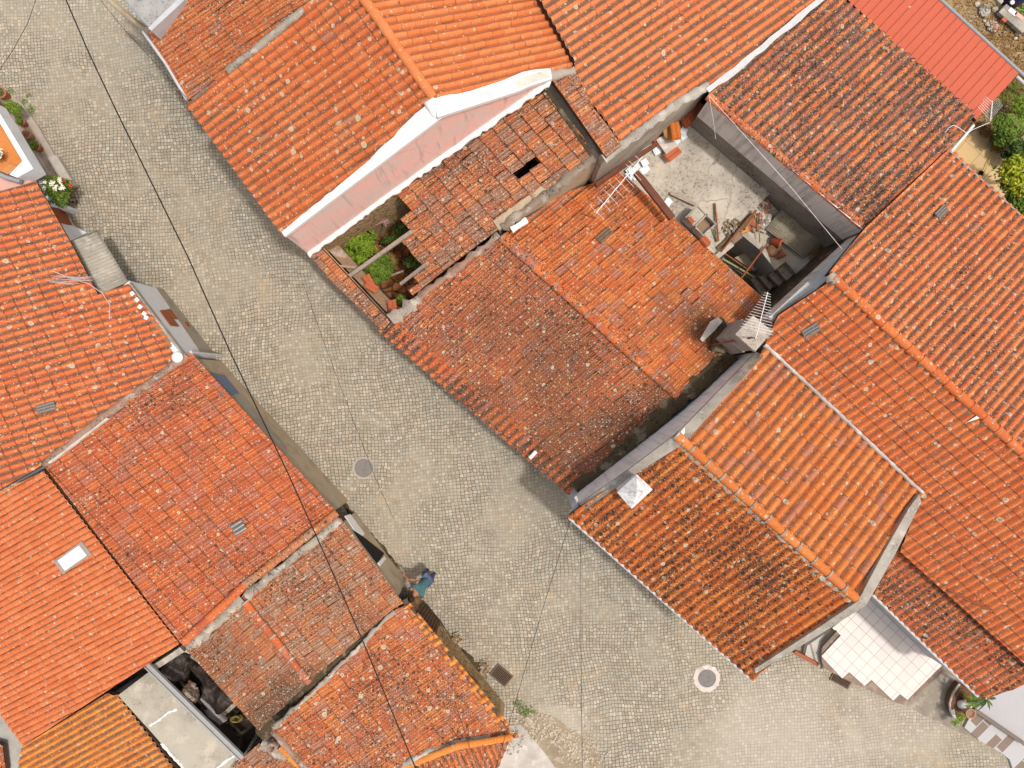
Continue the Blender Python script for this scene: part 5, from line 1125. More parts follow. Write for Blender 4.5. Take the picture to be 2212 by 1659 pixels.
def palm(x, y, h, n, L, seed, label, mat=None):
    rng = random.Random(seed); b = W(x, y, 0.35); top = W(x, y, h); t = thing('palm_plant', label, 'plant', b); mb = MB()
    MB().tube([b, top], [0.04, 0.03]).build('stem', M_WOODD, t)
    me_v, me_f, r1, r2 = [], [], [], []
    for k in range(n):
        a = 2*math.pi*k/n+rng.uniform(-.2, .2); el = rng.uniform(0.0, 0.9); l = L*rng.uniform(.7, 1.1); d = Vector((math.cos(a), math.sin(a), 0)); s = Vector((-d.y, d.x, 0)); prev = None; q1 = rng.random()
        for i in range(7):
            f = i/6; p = top+d*l*f*math.cos(el*0.6)+Vector((0, 0, l*(el*f-0.8*f*f))); w = 0.028*math.sin(math.pi*(0.12+0.86*f))
            i0 = len(me_v); me_v += [p-s*w, p+s*w]; r1 += [q1, q1]; r2 += [0, 0]
            if prev is not None: me_f.append((prev, prev+1, i0+1, i0))
            prev = i0
    me = bpy.data.meshes.new('leaves'); me.from_pydata([tuple(v) for v in me_v], [], me_f)
    for nm, arr in (('r1', r1), ('r2', r2)): me.attributes.new(nm, 'FLOAT', 'POINT').data.foreach_set('value', arr)
    link('leaves', me, mat or F_MID, t); return t
palm(*zR((1130, 700))[0], 2.2, 26, 0.52, 3, 'spiky dark green palm under the roof corner at bottom right', F_DARK); palm(*zR((980, 760))[0], 1.2, 16, 0.35, 4, 'smaller yellow green spiky plant beside the tall terracotta pot')
shrub('shrub', 'low yellow green plant at the lower rim of the garden bed', 'plant', *zR((800, 980))[0], .4, [(*zR((790, 970))[0], .8, (.2, .18, .15)), (*zR((730, 1050))[0], .5, (.16, .12, .1))], F_LIME, 380, .035, 48)
# ================================================================== garden and patio, top right
sheet('terrain', [(p.x, p.y) for p in WL([(1900, -90), (2420, -90), (2420, 760), (2200, 560), (2040, 345), (2085, 250)], 2.5)], M_DRYG := None or speckle('dry_garden', (0.34, 0.24, 0.12), dark=(0.12, 0.08, 0.04), light=(0.42, 0.36, 0.27), amt=0.7, scale=9, big=2.0), 2.0, th=2.0)
zP = lambda *p: q(2250, 150, 4.74, *p)
def patio_mat():
    m = NT('yellow_patio', 0.85); rot = m.n.new('ShaderNodeVectorRotate'); rot.rotation_type = 'Z_AXIS'; m.set(rot.inputs['Vector'], m.pos); rot.inputs['Angle'].default_value = R(42)
    br = m.n.new('ShaderNodeTexBrick'); br.offset = 0; m.set(br.inputs['Vector'], rot.outputs[0]); br.inputs['Scale'].default_value = 1
    br.inputs['Brick Width'].default_value = 0.58; br.inputs['Row Height'].default_value = 0.58; br.inputs['Mortar Size'].default_value = 0.008
    br.inputs['Color1'].default_value = (0.60, 0.43, 0.22, 1); br.inputs['Color2'].default_value = (0.64, 0.47, 0.25, 1); br.inputs['Mortar'].default_value = (0.30, 0.20, 0.09, 1)
    c = m.mix(m.math('MULTIPLY', m.ramp(m.noise(1.5, 5, .65), .45, .7, True), .35), br.outputs['Color'], (0.46, 0.36, 0.24)); return m.out(c)
sheet('patio', [(p.x, p.y) for p in WL(zP((600, 700), (740, 770), (830, 880), (900, 960), (1000, 1010), (1060, 1200), (1330, 1400), (1400, 1800), (1050, 1760), (330, 1050)), 2.55)], patio_mat(), 2.04, th=0.06)
MB().tube(WL(zP((335, 1045), (515, 840), (600, 740)), 4.2), 0.045).build('white_edge', M_WHITE, H5)
def tree(label, x, y, blobs, mat, n, size, seed, base, tips=None, r=0.07, cat='tree', group=None, name='tree'):
    b = W(*base, 2.5); t = thing(name, label, cat, b, group); bl = [(W(xx, yy, hh), rr) for xx, yy, hh, rr in blobs]
    leaves('crown', t, mat, bl, n, size, seed); mb = MB()
    mb.tube([b, b+(bl[0][0]-b)*0.5, bl[0][0]], [r, r*.8, r*.4], 9)
    for c, rad in bl: mb.tube([b+(bl[0][0]-b)*0.5, (b+c)/2+Vector((0, 0, .2)), c], [r*.6, r*.4, r*.15], 7)
    mb.build('trunk', M_WOODD, t); return t
tree('round citrus tree with yellow green leaves at the right edge beside the patio', 2200, 380, [(2192, 372, 5.0, (.5, .45, .45)), (2210, 395, 4.7, (.5, .45, .4)), (2183, 395, 4.4, (.3, .3, .3)), (2225, 372, 4.6, (.5, .5, .4))], F_YEL, 5200, .075, 51, (2196, 392))
tree('second dark green tree at the right edge below the citrus tree', 2206, 425, [(2204, 420, 4.3, (.42, .36, .35)), (2225, 440, 4.2, (.5, .4, .35)), (2190, 432, 3.8, (.25, .25, .25))], F_MID, 3200, .07, 52, (2206, 430))
tree('bright green bush beside the aerial in the garden', 2170, 280, [(2165, 268, 3.5, (.34, .32, .3)), (2182, 282, 3.5, (.36, .34, .3)), (2160, 300, 3.2, (.22, .25, .2))], F_MID, 2200, .05, 53, (2170, 285), cat='bush', name='bush')
tree('small bright green bush close to the right edge above the aerial', 2206, 240, [(2205, 230, 3.3, (.3, .35, .25)), (2215, 255, 3.3, (.25, .25, .2))], F_LIME, 1400, .045, 54, (2208, 240), cat='bush', name='bush')
tree('shaded green bush between the brown log and the citrus tree', 2190, 330, [(2200, 325, 3.3, (.4, .35, .3)), (2180, 340, 3.0, (.25, .2, .2))], F_DARK, 1500, .06, 55, (2192, 335), cat='bush', name='bush')
pipe('log', [W(*zP((890, 960))[0], 3.0), W(*zP((1060, 860))[0], 3.3), W(*zP((1230, 790))[0], 3.6)], [0.09, 0.10, 0.12], plain('bark', (0.13, 0.075, 0.035), .9, .3), 'thick brown log leaning across the garden at the right edge', 'log')
pipe('garden_hose', WL(zP((890, 950), (840, 1050), (770, 1170), (700, 1345)), 2.65), 0.012, plain('hose_yellow', (0.55, 0.45, 0.06), .5), 'thin yellow hose lying across the patio', 'hose')
o = MB().lathe(W(*zP((690, 1298))[0], 2.56), [(0, .02), (.08, .02), (.09, 0.0)], 20).build('drain_cover', M_DARK); tag(o, 'small round dark drain cover on the yellow patio', 'drain cover')
shrub('weed', 'brown dead leaves heaped in the corner between patio and garden', 'leaf litter', *zP((860, 900))[0], 2.6, [(*zP((760, 800))[0], 2.65, (.3, .2, .06)), (*zP((860, 930))[0], 2.65, (.2, .35, .06)), (*zP((930, 990))[0], 2.65, (.25, .2, .06)), (*zP((690, 740))[0], 2.65, (.25, .12, .05))], F_DRY, 1500, .035, 56, base_h=2.5)
o = MB().box(W(*zP((1020, 1010))[0], 2.8), (0.28, 0.16, 0.3), rz=.6).build('block', M_CEM); tag(o, 'grey concrete block between patio corner and citrus tree', 'block')
# comb aerial with angled reflector
t = thing('antenna', 'white aerial with two fans of rods beside the red metal roof', 'antenna', W(*zP((790, 700))[0], 2.5)); ma, mb_ = W(*zP((795, 690))[0], 4.4), W(*zP((817, 462))[0], 5.0)
MB().tube([ma, mb_], 0.02).build('boom', M_ALUW, t); MB().tube([W(*zP((787, 705))[0], 4.3)-Vector((0, 0, 1.4)), ma], 0.018).build('mast', M_GUTG, t)
for k in range(7):
    f = k/6; p = ma+(mb_-ma)*(0.05+.9*f); a = W(*zP((650+90*f, 520-115*f))[0], 4.6+.4*f); b = W(*zP((938-45*f, 505-85*f))[0], 4.6+.4*f)
    MB().tube([p, a], .005, 6).build('element', M_ALUW, t); MB().tube([p, b], .004, 6).build('element', M_ALU, t)
pipe('cable', [W(*zP((268, 828))[0], 5.0), W(*zP((310, 770))[0], 5.1), W(*zP((370, 738))[0], 5.1), W(*zP((430, 765))[0], 5.0), W(*zP((520, 830))[0], 4.7), W(*zP((600, 785))[0], 4.4), W(*zP((785, 705))[0], 4.4)], .008, M_WHITE, 'white cable curling from the mossy roof to the aerial in the garden', 'cable')
# top right clutter
zG = lambda *p: q(2200, 0, 7.373, *p)
rr = random.Random(77)
M_ROCK = speckle('garden_rock', (0.42, 0.38, 0.32), amt=0.4)
def rock(c, s, sd, name='stone', mat=None):
    rng = random.Random(sd); bm = bmesh.new(); bmesh.ops.create_icosphere(bm, subdivisions=2, radius=s)
    for v in bm.verts: v.co = Vector((v.co.x*(1+rng.uniform(-.12, .12)), v.co.y*(.8+rng.uniform(-.1, .1)), v.co.z*.6))*(1+.25*mnoise.noise(v.co*3/s*0.5+Vector((sd, 0, 0)))); v.co += c
    me = bpy.data.meshes.new(name); bm.to_mesh(me); bm.free(); return link(name, me, mat or M_ROCK)
for k, (x, y, s, lb) in enumerate(((1375, 80, .12, 'white angular stone nearest the metal roof gutter at top right'), (1690, 170, .14, 'flat beige stone beside the blue barrel'), (1560, 430, .11, 'beige round stone among the dry grass by the gutter'), (1500, 375, .07, 'small bright white stone beside the dry grass'), (2060, 690, .08, 'small white stone near the right edge in the dry grass'), (2110, 600, .12, 'tan stone near the right edge by the gutter'))):
    tag(rock(W(*zG((x, y))[0], 2.55), s*.75, k, mat=M_MORTW if 'white' in lb else M_ROCK), lb, 'stone')
rubble('rubble_heap', *zG((1500, 200))[0], 2.55, 9, 11, 130, (0.03, 0.10), [M_CEM, plain('bits_white', (.6, .56, .5))], 'pile of pale gravel and plaster bits in the dry garden at top right', 'rubble', 64)
rubble('rubble_heap', *zG((1650, 480))[0], 2.55, 12, 12, 70, (0.03, 0.08), [M_CEM, M_ROCK, M_BRICK], 'scattered small stones below the pale rubble in the dry garden', 'rubble', 65)
BR = thing('barrel', 'dark blue barrel with a white cap in the top right corner', 'barrel', W(*zG((1980, 30))[0], 2.5))
MB().lathe(W(*zG((1960, 40))[0], 2.5), [(0, 0), (.24, 0), (.26, .3), (.25, .6), (.22, .64), (0, .64)], 24).build('drum', plain('navy_plastic', (0.03, 0.03, 0.09), .4), BR); MB().lathe(W(*zG((1995, 45))[0], 3.35), [(0, .03), (.06, .03), (.065, 0)], 18).build('cap', M_WHITE, BR)
for pts, sz, mt, lb, ct in (((1990, 225), (.26, .14), M_WHITE, 'white square slab beside the blue barrel', 'slab'), ((2110, 300), (.3, .12), plain('pink_slab', (.6, .4, .34)), 'pinkish slab near the white square slab', 'slab'), ((1845, 365), (.14, .12), M_BRICK, 'orange brick lying in the rubble at top right', 'brick')):
    tag(MB().box(W(*zG(pts)[0], 2.75), (sz[0], sz[1], .1), rz=R(-40)).build(ct, mt), lb, ct)
tag(beam('wall_base', W(*zG((1800, 160))[0], 2.7), W(*zG((2230, 540))[0], 2.7), .34, .15, M_CEM), 'low grey concrete strip running past the blue barrel', 'concrete strip')
tag(beam('post', W(*zG((1700, -40))[0], 3.2), W(*zG((1810, 60))[0], 3.2), .12, .1, M_CEM), 'grey post lying beside the blue barrel', 'post')
pipe('garden_hose', WL(zG((2060, 120), (2120, 170), (2230, 190)), 2.7), .014, plain('hose_green', (.18, .40, .10), .5), 'green hose beside the blue barrel', 'hose')
gr = leaves('grass', None, F_DRY, [(W(2120, 80, 2.5), (2.2, 1.6, .05)), (W(2190, 150, 2.5), (1.2, 1.6, .05)), (W(2160, 220, 2.5), (1.0, .8, .05))], 5200, .035, 57, up=.2, elong=3); tag(gr, 'dry yellow grass covering the garden ground', 'grass', kind='stuff')
gr = leaves('grass', None, F_MID, [(W(2150, 215, 2.5), (.6, .4, .05)), (W(2190, 190, 2.5), (.5, .7, .05)), (W(2215, 15, 2.5), (.4, .5, .05))], 1500, .035, 58, up=.2, elong=3); tag(gr, 'short green grass among the dry grass of the garden', 'grass', kind='stuff')
# ================================================================== west side facades
z5 = lambda *p: q(0, 600, 2.654, *p)
zB = lambda *p: q(0, 180, 3.95, *p)
zA = lambda *p: q(0, 400, 7.373, *p)
def facade(pl, a, b, ins=0.12):
    A, B = pl.at(*a), pl.at(*b); v = VPlane(A, B); v2 = VPlane(A-v.n*ins, B-v.n*ins); return v2
panel('door', HL2, M_BROWN, VL1, zA((890, 765), (1060, 800), (1180, 870), (1310, 1110), (1050, 1040), (900, 800)), .05, .03)
VL2 = VPlane(W(279, 610, 2.85), W(399, 762, 2.85))
PL2w = z5((838, 226), (1182, 697), (1370, 690), (1385, 700), (1075, 285))
o = MB().extr([VL2.at(*p) for p in z5((838, 226), (1182, 697))]+[Vector((VL2.at(*z5((1182, 697))[0]).x, VL2.at(*z5((1182, 697))[0]).y, 0)), Vector((VL2.at(*z5((838, 226))[0]).x, VL2.at(*z5((838, 226))[0]).y, 0))], VL2.n*-0.2).build('street_wall', M_WALLW, HL2)
for pts in (((1037, 418), (1080, 413), (1162, 521), (1107, 515)), ((1085, 410), (1106, 409), (1152, 475), (1131, 470)), ((1197, 494), (1214, 492), (1232, 520), (1216, 521))):
    panel('window', HL2, M_BROWN, VL2, z5(*pts), .04, .03, 'window with closed red brown shutters' if pts[0][0] == 1037 else None)
panel('plinth', HL2, M_CONC, VL2, z5((1010, 270), (1075, 285), (1390, 695), (1300, 690)), .03, .012)
oc, ic = resamp(z5((836, 240), (1180, 697)), 14), resamp(z5((845, 300), (1000, 500), (1140, 690)), 14)
cap_strip('coping', HL2, M_CEM, [VL2.at(*p)+VL2.n*0.03+Vector((0, 0, .03)) for p in oc], [W(x, y, 2.95) for x, y in ic], .2)
for k, (x, y) in enumerate(((858, 310), (888, 350), (908, 395), (935, 440), (948, 465))):
    MB().box(W(*z5((x, y))[0], 3.18), (.11, .11, .05), rz=R(-50+k*5)).build('mortar_block', M_WHITE, HL2)
rough_strip('mortar_band', HL2, [W(*p, 3.0) for p in z5((985, 480), (1100, 640), (1165, 700))], .16, speckle('brown_band', (0.30, 0.16, 0.09), amt=.5), seed=41, hgt=.05)
MB().tube([W(*z5((1235, 688))[0], 3.0), W(*z5((1245, 690))[0], 2.9), W(*z5((1245, 690))[0], 2.9)-Vector((0, 0, 2.3))], .04).build('downpipe', M_GUT, HL2)
o = MB().lathe(W(*z5((1152, 722))[0], 3.15), [(0, .12), (.1, .11), (.16, .06), (.17, 0), (0, 0)], 20).build('cap', M_WHITE); o.scale = (1, 1, 1); tag(o, 'rounded white cap where the two street roofs meet', 'cap')
# corrugated porch canopy
cq = [(150, 522), (211, 499), (277, 608), (212, 637)]; cqw = [W(150, 522, 2.75), W(211, 499, 2.35), W(277, 608, 2.35), W(212, 637, 2.75)]
t = thing('canopy', 'grey corrugated canopy over the doorway on the left of the street', 'canopy', W(215, 565, 0))
corrugated('sheet', [cqw[0], cqw[3], cqw[2], cqw[1]], 17, .018, M_FIBRE, t, th=.015)
for a_, b_ in ((cqw[1], cqw[0]), (cqw[2], cqw[3])): MB().tube([a_-Vector((0, 0, .04)), b_-Vector((0, 0, .04))], .03).build('bracket', M_WOODD, t)
# blue gate, openings
VL3 = facade(PL3, (460, 814), (730, 1109), .14); VL3b = facade(PL3, (416, 764), (460, 814), .14)
panel('gate', HL3, plain('blue_gate', (0.13, 0.17, 0.27), .5, .06, .2, (.08, .1, .16)), VL3, z5((1345, 815), (1455, 838), (1552, 955), (1480, 970), (1440, 960)), .05, .03)
panel('wall_band', HL3, M_CONC, VL3, z5((1480, 962), (1560, 958), (1690, 1090), (1858, 1300), (1858, 1420), (1640, 1160)), .03, .012)
z11 = lambda *p: q(600, 1150, 2.289, *p)
VL5 = facade(PL5b, (735, 1118), (872, 1303), .15)
panel('opening', HL5, M_DARK, VL5, z11((600, 330), (655, 365), (775, 460), (735, 515), (640, 390)), .04, .02)
panel('white_patch', HL5, M_WHITE, VL5, z11((555, 250), (585, 240), (665, 350), (640, 380)), .03, .015)
panel('vent', HL5, M_WHITE, VL5, z11((738, 512), (775, 475), (785, 490), (752, 530)), .03, .02)
VL7 = facade(PL7, (878, 1308), (1107, 1592), .20)
gw = thing('wooden_door', 'dark weathered plank door of the old stone house', 'door', W(*z11((1000, 850))[0], 0))
dv = [VL7.at(*p)+VL7.n*.05 for p in z11((945, 790), (985, 740), (1088, 828), (1050, 925))]
a, b, c, d = dv
for k in range(8):
    f0, f1 = k/8+.01, (k+1)/8-.01; MB().extr([lerp(a, d, f0), lerp(a, d, f1), lerp(b, c, f1), lerp(b, c, f0)], VL7.n*.04).build('plank', M_WOODD, gw)
gw.name = 'wooden_door'
panel('door', HL7, plain('brown_door', (.20, .07, .03), .6), VL7, z11((1190, 1078), (1297, 1172), (1282, 1225), (1200, 1150)), .05, .03)
panel('wall_band', HL7, M_CREAM, VL7, z11((880, 720), (960, 690), (985, 740), (945, 800), (910, 800)), .03, .012)
panel('wall_band', HL7, plain('tan_render', (.42, .31, .18), .9, .1, .5, (.24, .15, .08)), VL7, z11((1320, 1180), (1400, 1190), (1450, 1280), (1440, 1380), (1340, 1290)), .03, .012)
for pts, w, sd in ((z5((1545, 950), (1700, 1080), (1870, 1290)), .16, 42), (z11((380, 10), (520, 150), (640, 300), (780, 450), (890, 600)), .16, 43), (z11((1080, 850), (1180, 990), (1330, 1130)), .25, 44)):
    tag(rough_strip('kerb_moss', None, [W(*p, .02) for p in pts], w, M_MOSSY, seed=sd, hgt=.03, wob=.5), kind='structure')
# ragged eave tiles on the old stone house
eav = [(872, 1314), (886, 1302), (1120, 1588), (1104, 1600)]
tiles('eave_tiles', HL7, 'canudo', plain_t := TL6, PL7, (1, -.72), [eav], pitch=0.24, course=.5, seed=61, jit=3, lift=-.02, deck=False, loss=.28)
# seams between the western roofs
rough_strip('mortar_seam', HL3, [PL3.at(*p, .04) for p in [(95, 1004), (233, 893), (330, 822), (404, 766)]], .22, M_MORTP, seed=51, hgt=.08)
rough_strip('mortar_seam', HL3, [PL3.at(*p, .08) for p in [(108, 1000), (235, 902)]], .07, M_MORTW, seed=52, hgt=.08)
ridge('verge_tiles', HL3, [PL3.at(531, 1262, .02), PL3.at(727, 1108, .02)], TL5, r=.12, seg=.42, seed=11)
ridge('verge_tiles', HL3, [PL3.at(396, 1388, .02), PL3.at(531, 1262, .02)], TL3, r=.12, seg=.42, seed=12)
rough_strip('mortar_seam', HL5, P3(PL5b, [(532, 1290), (600, 1232), (735, 1122)], .02), .26, M_MORTAR, seed=53, hgt=.05, wob=.4)
rough_strip('mortar_seam', HL5, P3(PL5a, [(404, 1398), (450, 1362), (524, 1292)], .02), .32, M_MORTAR, seed=54, hgt=.06, wob=.5)
ridge('ridge_tiles', HL5, [PL5b.at(531, 1302, .02), PL5b.at(668, 1474, .02)], TL3, r=.10, seg=.42, seed=13, joint=M_MORTAR)
rough_strip('mossy_valley', HL5, [W(560, 1590, 3.4), W(665, 1480, 3.6), W(760, 1395, 3.2), W(862, 1312, 2.75)], .46, M_MOSSY, seed=55, hgt=.03, wob=.25)
rough_strip('mortar_seam', HL7, P3(PL7, [(590, 1573), (700, 1474), (800, 1370), (852, 1320)], .03), .12, M_MORTAR, seed=56, hgt=.03, wob=.8)
rough_strip('mortar_seam', HL7, P3(PL7, [(587, 1580), (640, 1640), (690, 1690)], .03), .14, M_MORTP, seed=57, hgt=.05)
rough_strip('mortar_seam', HL7, P3(PL7, [(870, 1652), (930, 1624), (985, 1609), (1060, 1590)], .03), .2, M_MORTAR, seed=58, hgt=.06, wob=.5)
ridge('ridge_tiles', HL8, [W(870, 1656, 3.5), W(985, 1612, 3.4), W(1104, 1592, 3.0)], TL6, r=.10, seg=.4, seed=14)
HL9 = house('outbuilding', 'small roof corner with a clay flue at the bottom edge beside the concrete slab', (580, 1650))
PL9 = Plane((590, 1640, 3.2), (.63, .777), slope=10, down=(-1, .8)); G9 = [(560, 1606), (622, 1612), (668, 1672), (668, 1720), (470, 1720), (505, 1650)]
tiles('roof', HL9, 'mars', TL5, PL9, (-1, .8), [G9], pitch=.2, course=.34, seed=62, jit=2); body(HL9, M_CONC, PL9, [G9], ins=.12)
ridge('ridge_tiles', HL9, [PL9.at(608, 1612, .05), PL9.at(664, 1672, .05)], TL6, r=.11, seg=.4, seed=15)
MB().lathe(W(592, 1607, 3.3), [(.11, 0), (.13, .25), (.10, .25), (.08, .05)], 18).build('flue', M_MORTP, HL9)
rough_strip('mortar_lump', HL9, [W(566, 1604, 3.2), W(600, 1622, 3.25), W(622, 1632, 3.2)], .32, M_MORTAR, seed=59, hgt=.1, wob=.5)
# grey patch left of the orange corner roof
t = house('outbuilding', 'flat grey cement roof patch at the left edge below the even orange roof', (10, 1600))
MB().prism(WL([(-20, 1512), (20, 1550), (62, 1608), (48, 1628), (46, 1660), (58, 1720), (-20, 1720)], 1.9)).build('slab', speckle('grey_patch', (.40, .39, .36), amt=.3), t)
tiles('roof', t, 'mars', TL3, Plane((0, 1640, 2.2), (.6, .8), slope=8, down=(-1, .6)), (-1, .6), [[(-20, 1600), (6, 1610), (14, 1665), (0, 1720), (-20, 1720)]], seed=63)
# skylight on the even roof
sk = q(0, 1200, 5.53, (720, 945), (1095, 675), (1235, 850), (850, 1120))
V4 = [PL4.at(*p, .10) for p in sk]; c4 = sum(V4, Vector())/4; n4 = PL4.n
fr = MB()
for k in range(4):
    a, b = V4[k], V4[(k+1) % 4]; fr.extr([a, b, lerp(b, c4, .26), lerp(a, c4, .26)], n4*-.12)
sko = fr.build('skylight', plain('skylight_frame', (.34, .29, .26), .5, .1, .4, (.2, .17, .15), 9), HL4)
W4 = [lerp(v, c4, .24)+n4*.012 for v in V4]; fr = MB()
for k in range(4):
    a, b = W4[k], W4[(k+1) % 4]; fr.extr([a, b, lerp(b, c4, .16), lerp(a, c4, .16)], n4*-.05)
fr.build('inner_frame', M_WHITE, sko)
g4 = NT('skylight_glass', .12); MB().extr([lerp(v, c4, .34) for v in V4], n4*-.03).build('pane', g4.out((.62, .68, .69)), sko)
# ---- concrete slab roof, metal channel and dark courtyard
t = house('flat_roof', 'bare concrete slab roof with a white crack beside the metal channel', (370, 1560))
M_SLABC = speckle('bare_slab', (0.42, 0.39, 0.325), dark=(0.15, 0.125, 0.09), light=(0.52, 0.47, 0.39), amt=.7, scale=24, big=.9)
MB().prism(WL([(255, 1502), (321, 1452), (512, 1634), (466, 1700), (420, 1720), (395, 1660), (330, 1585)], 3.25), z0=2.3).build('slab', M_SLABC, t)
MB().prism([Vector((v.x, v.y, 2.29)) for v in WL([(262, 1504), (322, 1460), (506, 1634), (462, 1694), (420, 1712), (398, 1660), (335, 1585)], 2.9)]).build('wall', speckle('shade_dark_wall', (.06, .05, .04), amt=.6), t)  # wall colour taken near black to stand in for the courtyard's shade
rough_strip('crack_filler', t, WL(q(300, 1550, 5.105, (330, 1130), (450, 1060), (560, 970), (675, 925)), 3.26), .07, M_WHITE, seed=71, hgt=.02, seg=.05, wob=.7)
rough_strip('crack_filler', t, WL(q(300, 1550, 5.105, (480, 1350), (600, 1500), (770, 1680)), 3.26), .07, M_WHITE, seed=72, hgt=.03, seg=.05, wob=.7)
rough_strip('crack_filler', t, WL(q(300, 1550, 5.105, (1160, 1670), (1260, 1590), (1390, 1500)), 3.26), .07, M_WHITE, seed=73, hgt=.03, seg=.05, wob=.6)
A, B = W(318, 1436, 3.6), W(524, 1638, 3.6); d = (B-A).normalized(); s = d.cross(Vector((0, 0, 1)))
mb = MB()
for off, hh, ww in ((-.075, .06, .03), (.075, .06, .03), (0, 0, .16)): mb.extr([A+s*(off-ww/2)+dz*hh, A+s*(off+ww/2)+dz*hh, B+s*(off+ww/2)+dz*hh, B+s*(off-ww/2)+dz*hh], Vector((0, 0, -.05 if hh == 0 else -.10)))
tag(mb.build('metal_channel', plain('channel_grey', (.34, .35, .35), .45, .05, .3, (.22, .22, .22), 4)), 'long grey metal channel between the concrete slab and the dark courtyard', 'gutter')
CY_ = thing('courtyard', 'narrow dark courtyard holding black tarpaulins beside the metal channel', 'courtyard', W(450, 1510, 0))
MB().slab(WL([(385, 1398), (480, 1470), (565, 1560), (520, 1640), (330, 1450)], 1.6), .2).build('floor', speckle('dark_floor', (.035, .028, .022), amt=.8), CY_)  # cement floor darkened in its colour, standing in for deep shade
mb = MB(); mb.prism(WL([(372, 1410), (388, 1398), (398, 1408), (333, 1450), (322, 1442)], 3.35)); mb.build('rim_wall', M_CEM, CY_)
MB().slab(WL(q(300, 1550, 5.105, (740, 215), (780, 160), (1440, 830), (1400, 800)), 2.6), .1).build('ledge', M_CEM, CY_)
beam('lintel', W(*q(300, 1550, 5.105, (1150, 1080))[0], 1.6), W(*q(300, 1550, 5.105, (1430, 830))[0], 2.2), .14, .14, M_CEM, CY_)
def tarp(label, pts, h, seed, mat, amp=.12):
    a, b, c, d = WL(pts, h); N = 22; vs = []
    for j in range(N+1):
        for i in range(N+1):
            u, v = i/N, j/N; p = lerp(lerp(a, b, u), lerp(d, c, u), v); e = min(u, 1-u, v, 1-v)
            n_ = mnoise.noise(Vector((p.x*2.5+seed, p.y*2.5, 0)))+.6*abs(mnoise.noise(Vector((p.x*8, p.y*5+seed, 3))))
            p = p+Vector((mnoise.noise(Vector((p.x*3, p.y*3, seed)))*.10, mnoise.noise(Vector((p.y*3, p.x*3, seed+5)))*.10, n_*amp-(.25 if e < .01 else 0))); vs.append(p)
    W_ = N+1; o = MB().add(vs, [(j*W_+i, j*W_+i+1, (j+1)*W_+i+1, (j+1)*W_+i) for j in range(N) for i in range(N)], 0, True).build('tarpaulin', mat); return tag(o, label, 'tarpaulin')
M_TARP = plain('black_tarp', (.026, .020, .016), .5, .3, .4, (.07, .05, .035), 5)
zC = lambda *p: q(300, 1550, 5.105, *p)
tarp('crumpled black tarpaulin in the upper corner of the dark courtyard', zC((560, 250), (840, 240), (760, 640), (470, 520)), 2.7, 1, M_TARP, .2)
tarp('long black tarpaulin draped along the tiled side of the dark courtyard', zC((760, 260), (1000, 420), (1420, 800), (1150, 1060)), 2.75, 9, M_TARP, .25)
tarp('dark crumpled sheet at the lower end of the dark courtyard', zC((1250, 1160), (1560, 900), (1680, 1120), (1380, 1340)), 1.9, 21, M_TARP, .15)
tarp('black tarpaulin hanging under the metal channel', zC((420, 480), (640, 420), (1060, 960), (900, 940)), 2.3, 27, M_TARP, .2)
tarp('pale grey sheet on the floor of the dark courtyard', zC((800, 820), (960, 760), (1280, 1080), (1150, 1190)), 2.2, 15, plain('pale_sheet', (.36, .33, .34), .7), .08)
rubble('rubble_heap', *zC((850, 720))[0], 2.45, 14, 20, 160, (.05, .15), [M_WOOD, plain('bits_brown', (.22, .14, .09)), M_CEM], 'heap of wood scraps between the black tarpaulins of the dark courtyard', 'rubble', 66)
mb = MB(); c = W(*zC((1430, 1030))[0], 2.3)
for k in range(9):
    rr_ = .09+.012*(k % 4); mb.tube([c+Vector((math.cos(a)*rr_*1.3, math.sin(a)*rr_*.75, .02*k+.02*math.sin(a*2+k))) for a in np.linspace(0, 6.4, 26)], .009, 5)
mb.tube([c+Vector((-.2, 0, 0)), c+Vector((-.26, -.15, -.05)), c+Vector((-.36, -.22, -.1))], .01, 5)
tag(mb.build('hose_coil', plain('hose_yellow2', (.26, .19, .05), .6)), 'coil of yellow hose hanging in the dark courtyard', 'hose')
# ================================================================== balcony house, pavement and pots (top left)
sheet('pavement', [(p.x, p.y) for p in WL(zB((-40, 130), (60, 180), (200, 270), (370, 510), (530, 790), (600, 900), (720, 1085), (560, 1180), (300, 900), (-60, 500)), .12)], speckle('grey_pavement', (.41, .36, .31), amt=.1, scale=40, light=(.44, .40, .35)), .10, th=.14)
sheet('step', [(p.x, p.y) for p in WL(zB((455, 810), (545, 785), (722, 1078), (640, 1120)), .3)], plain('step_grey', (.45, .41, .37), .85), .24, th=.16)
BH = house('balcony_house', 'house with terracotta floored balcony and white parapet at the left edge', (20, 330))
bal = zB((-80, 250), (0, 385), (318, 915), (165, 1003), (-80, 880)); bw = WL(bal, 3.2)
MB().slab(WL(zB((-80, 400), (-10, 470), (222, 845), (205, 905), (88, 972), (-80, 900)), 3.0), .25).build('balcony_floor', (lambda: (lambda m: m.out((lambda br: br.outputs['Color'])(m)))(None))() if False else plain('terracotta_floor', (.58, .22, .06), .6, .1, .3, (.40, .13, .04), 7), BH)
inn = WL(zB((-80, 470), (-8, 480), (215, 845), (100, 970), (-80, 900)), 3.25)
mb = MB(); o4 = WL(zB((-80, 260), (0, 385), (320, 915), (165, 1003)), 3.5); i4 = WL(zB((-80, 400), (-5, 470), (217, 842), (90, 972)), 3.5); 
for i in range(3): mb.slab([o4[i], o4[i+1], i4[i+1], i4[i]], .6)
mb.build('parapet', M_WALLW, BH)
gm = plain('terracotta_grille', (.52, .24, .09), .8, .2)
ga, gb, gc, gd = WL(zB((0, 900), (190, 890), (205, 905), (90, 972)), 3.2)
mb = MB()
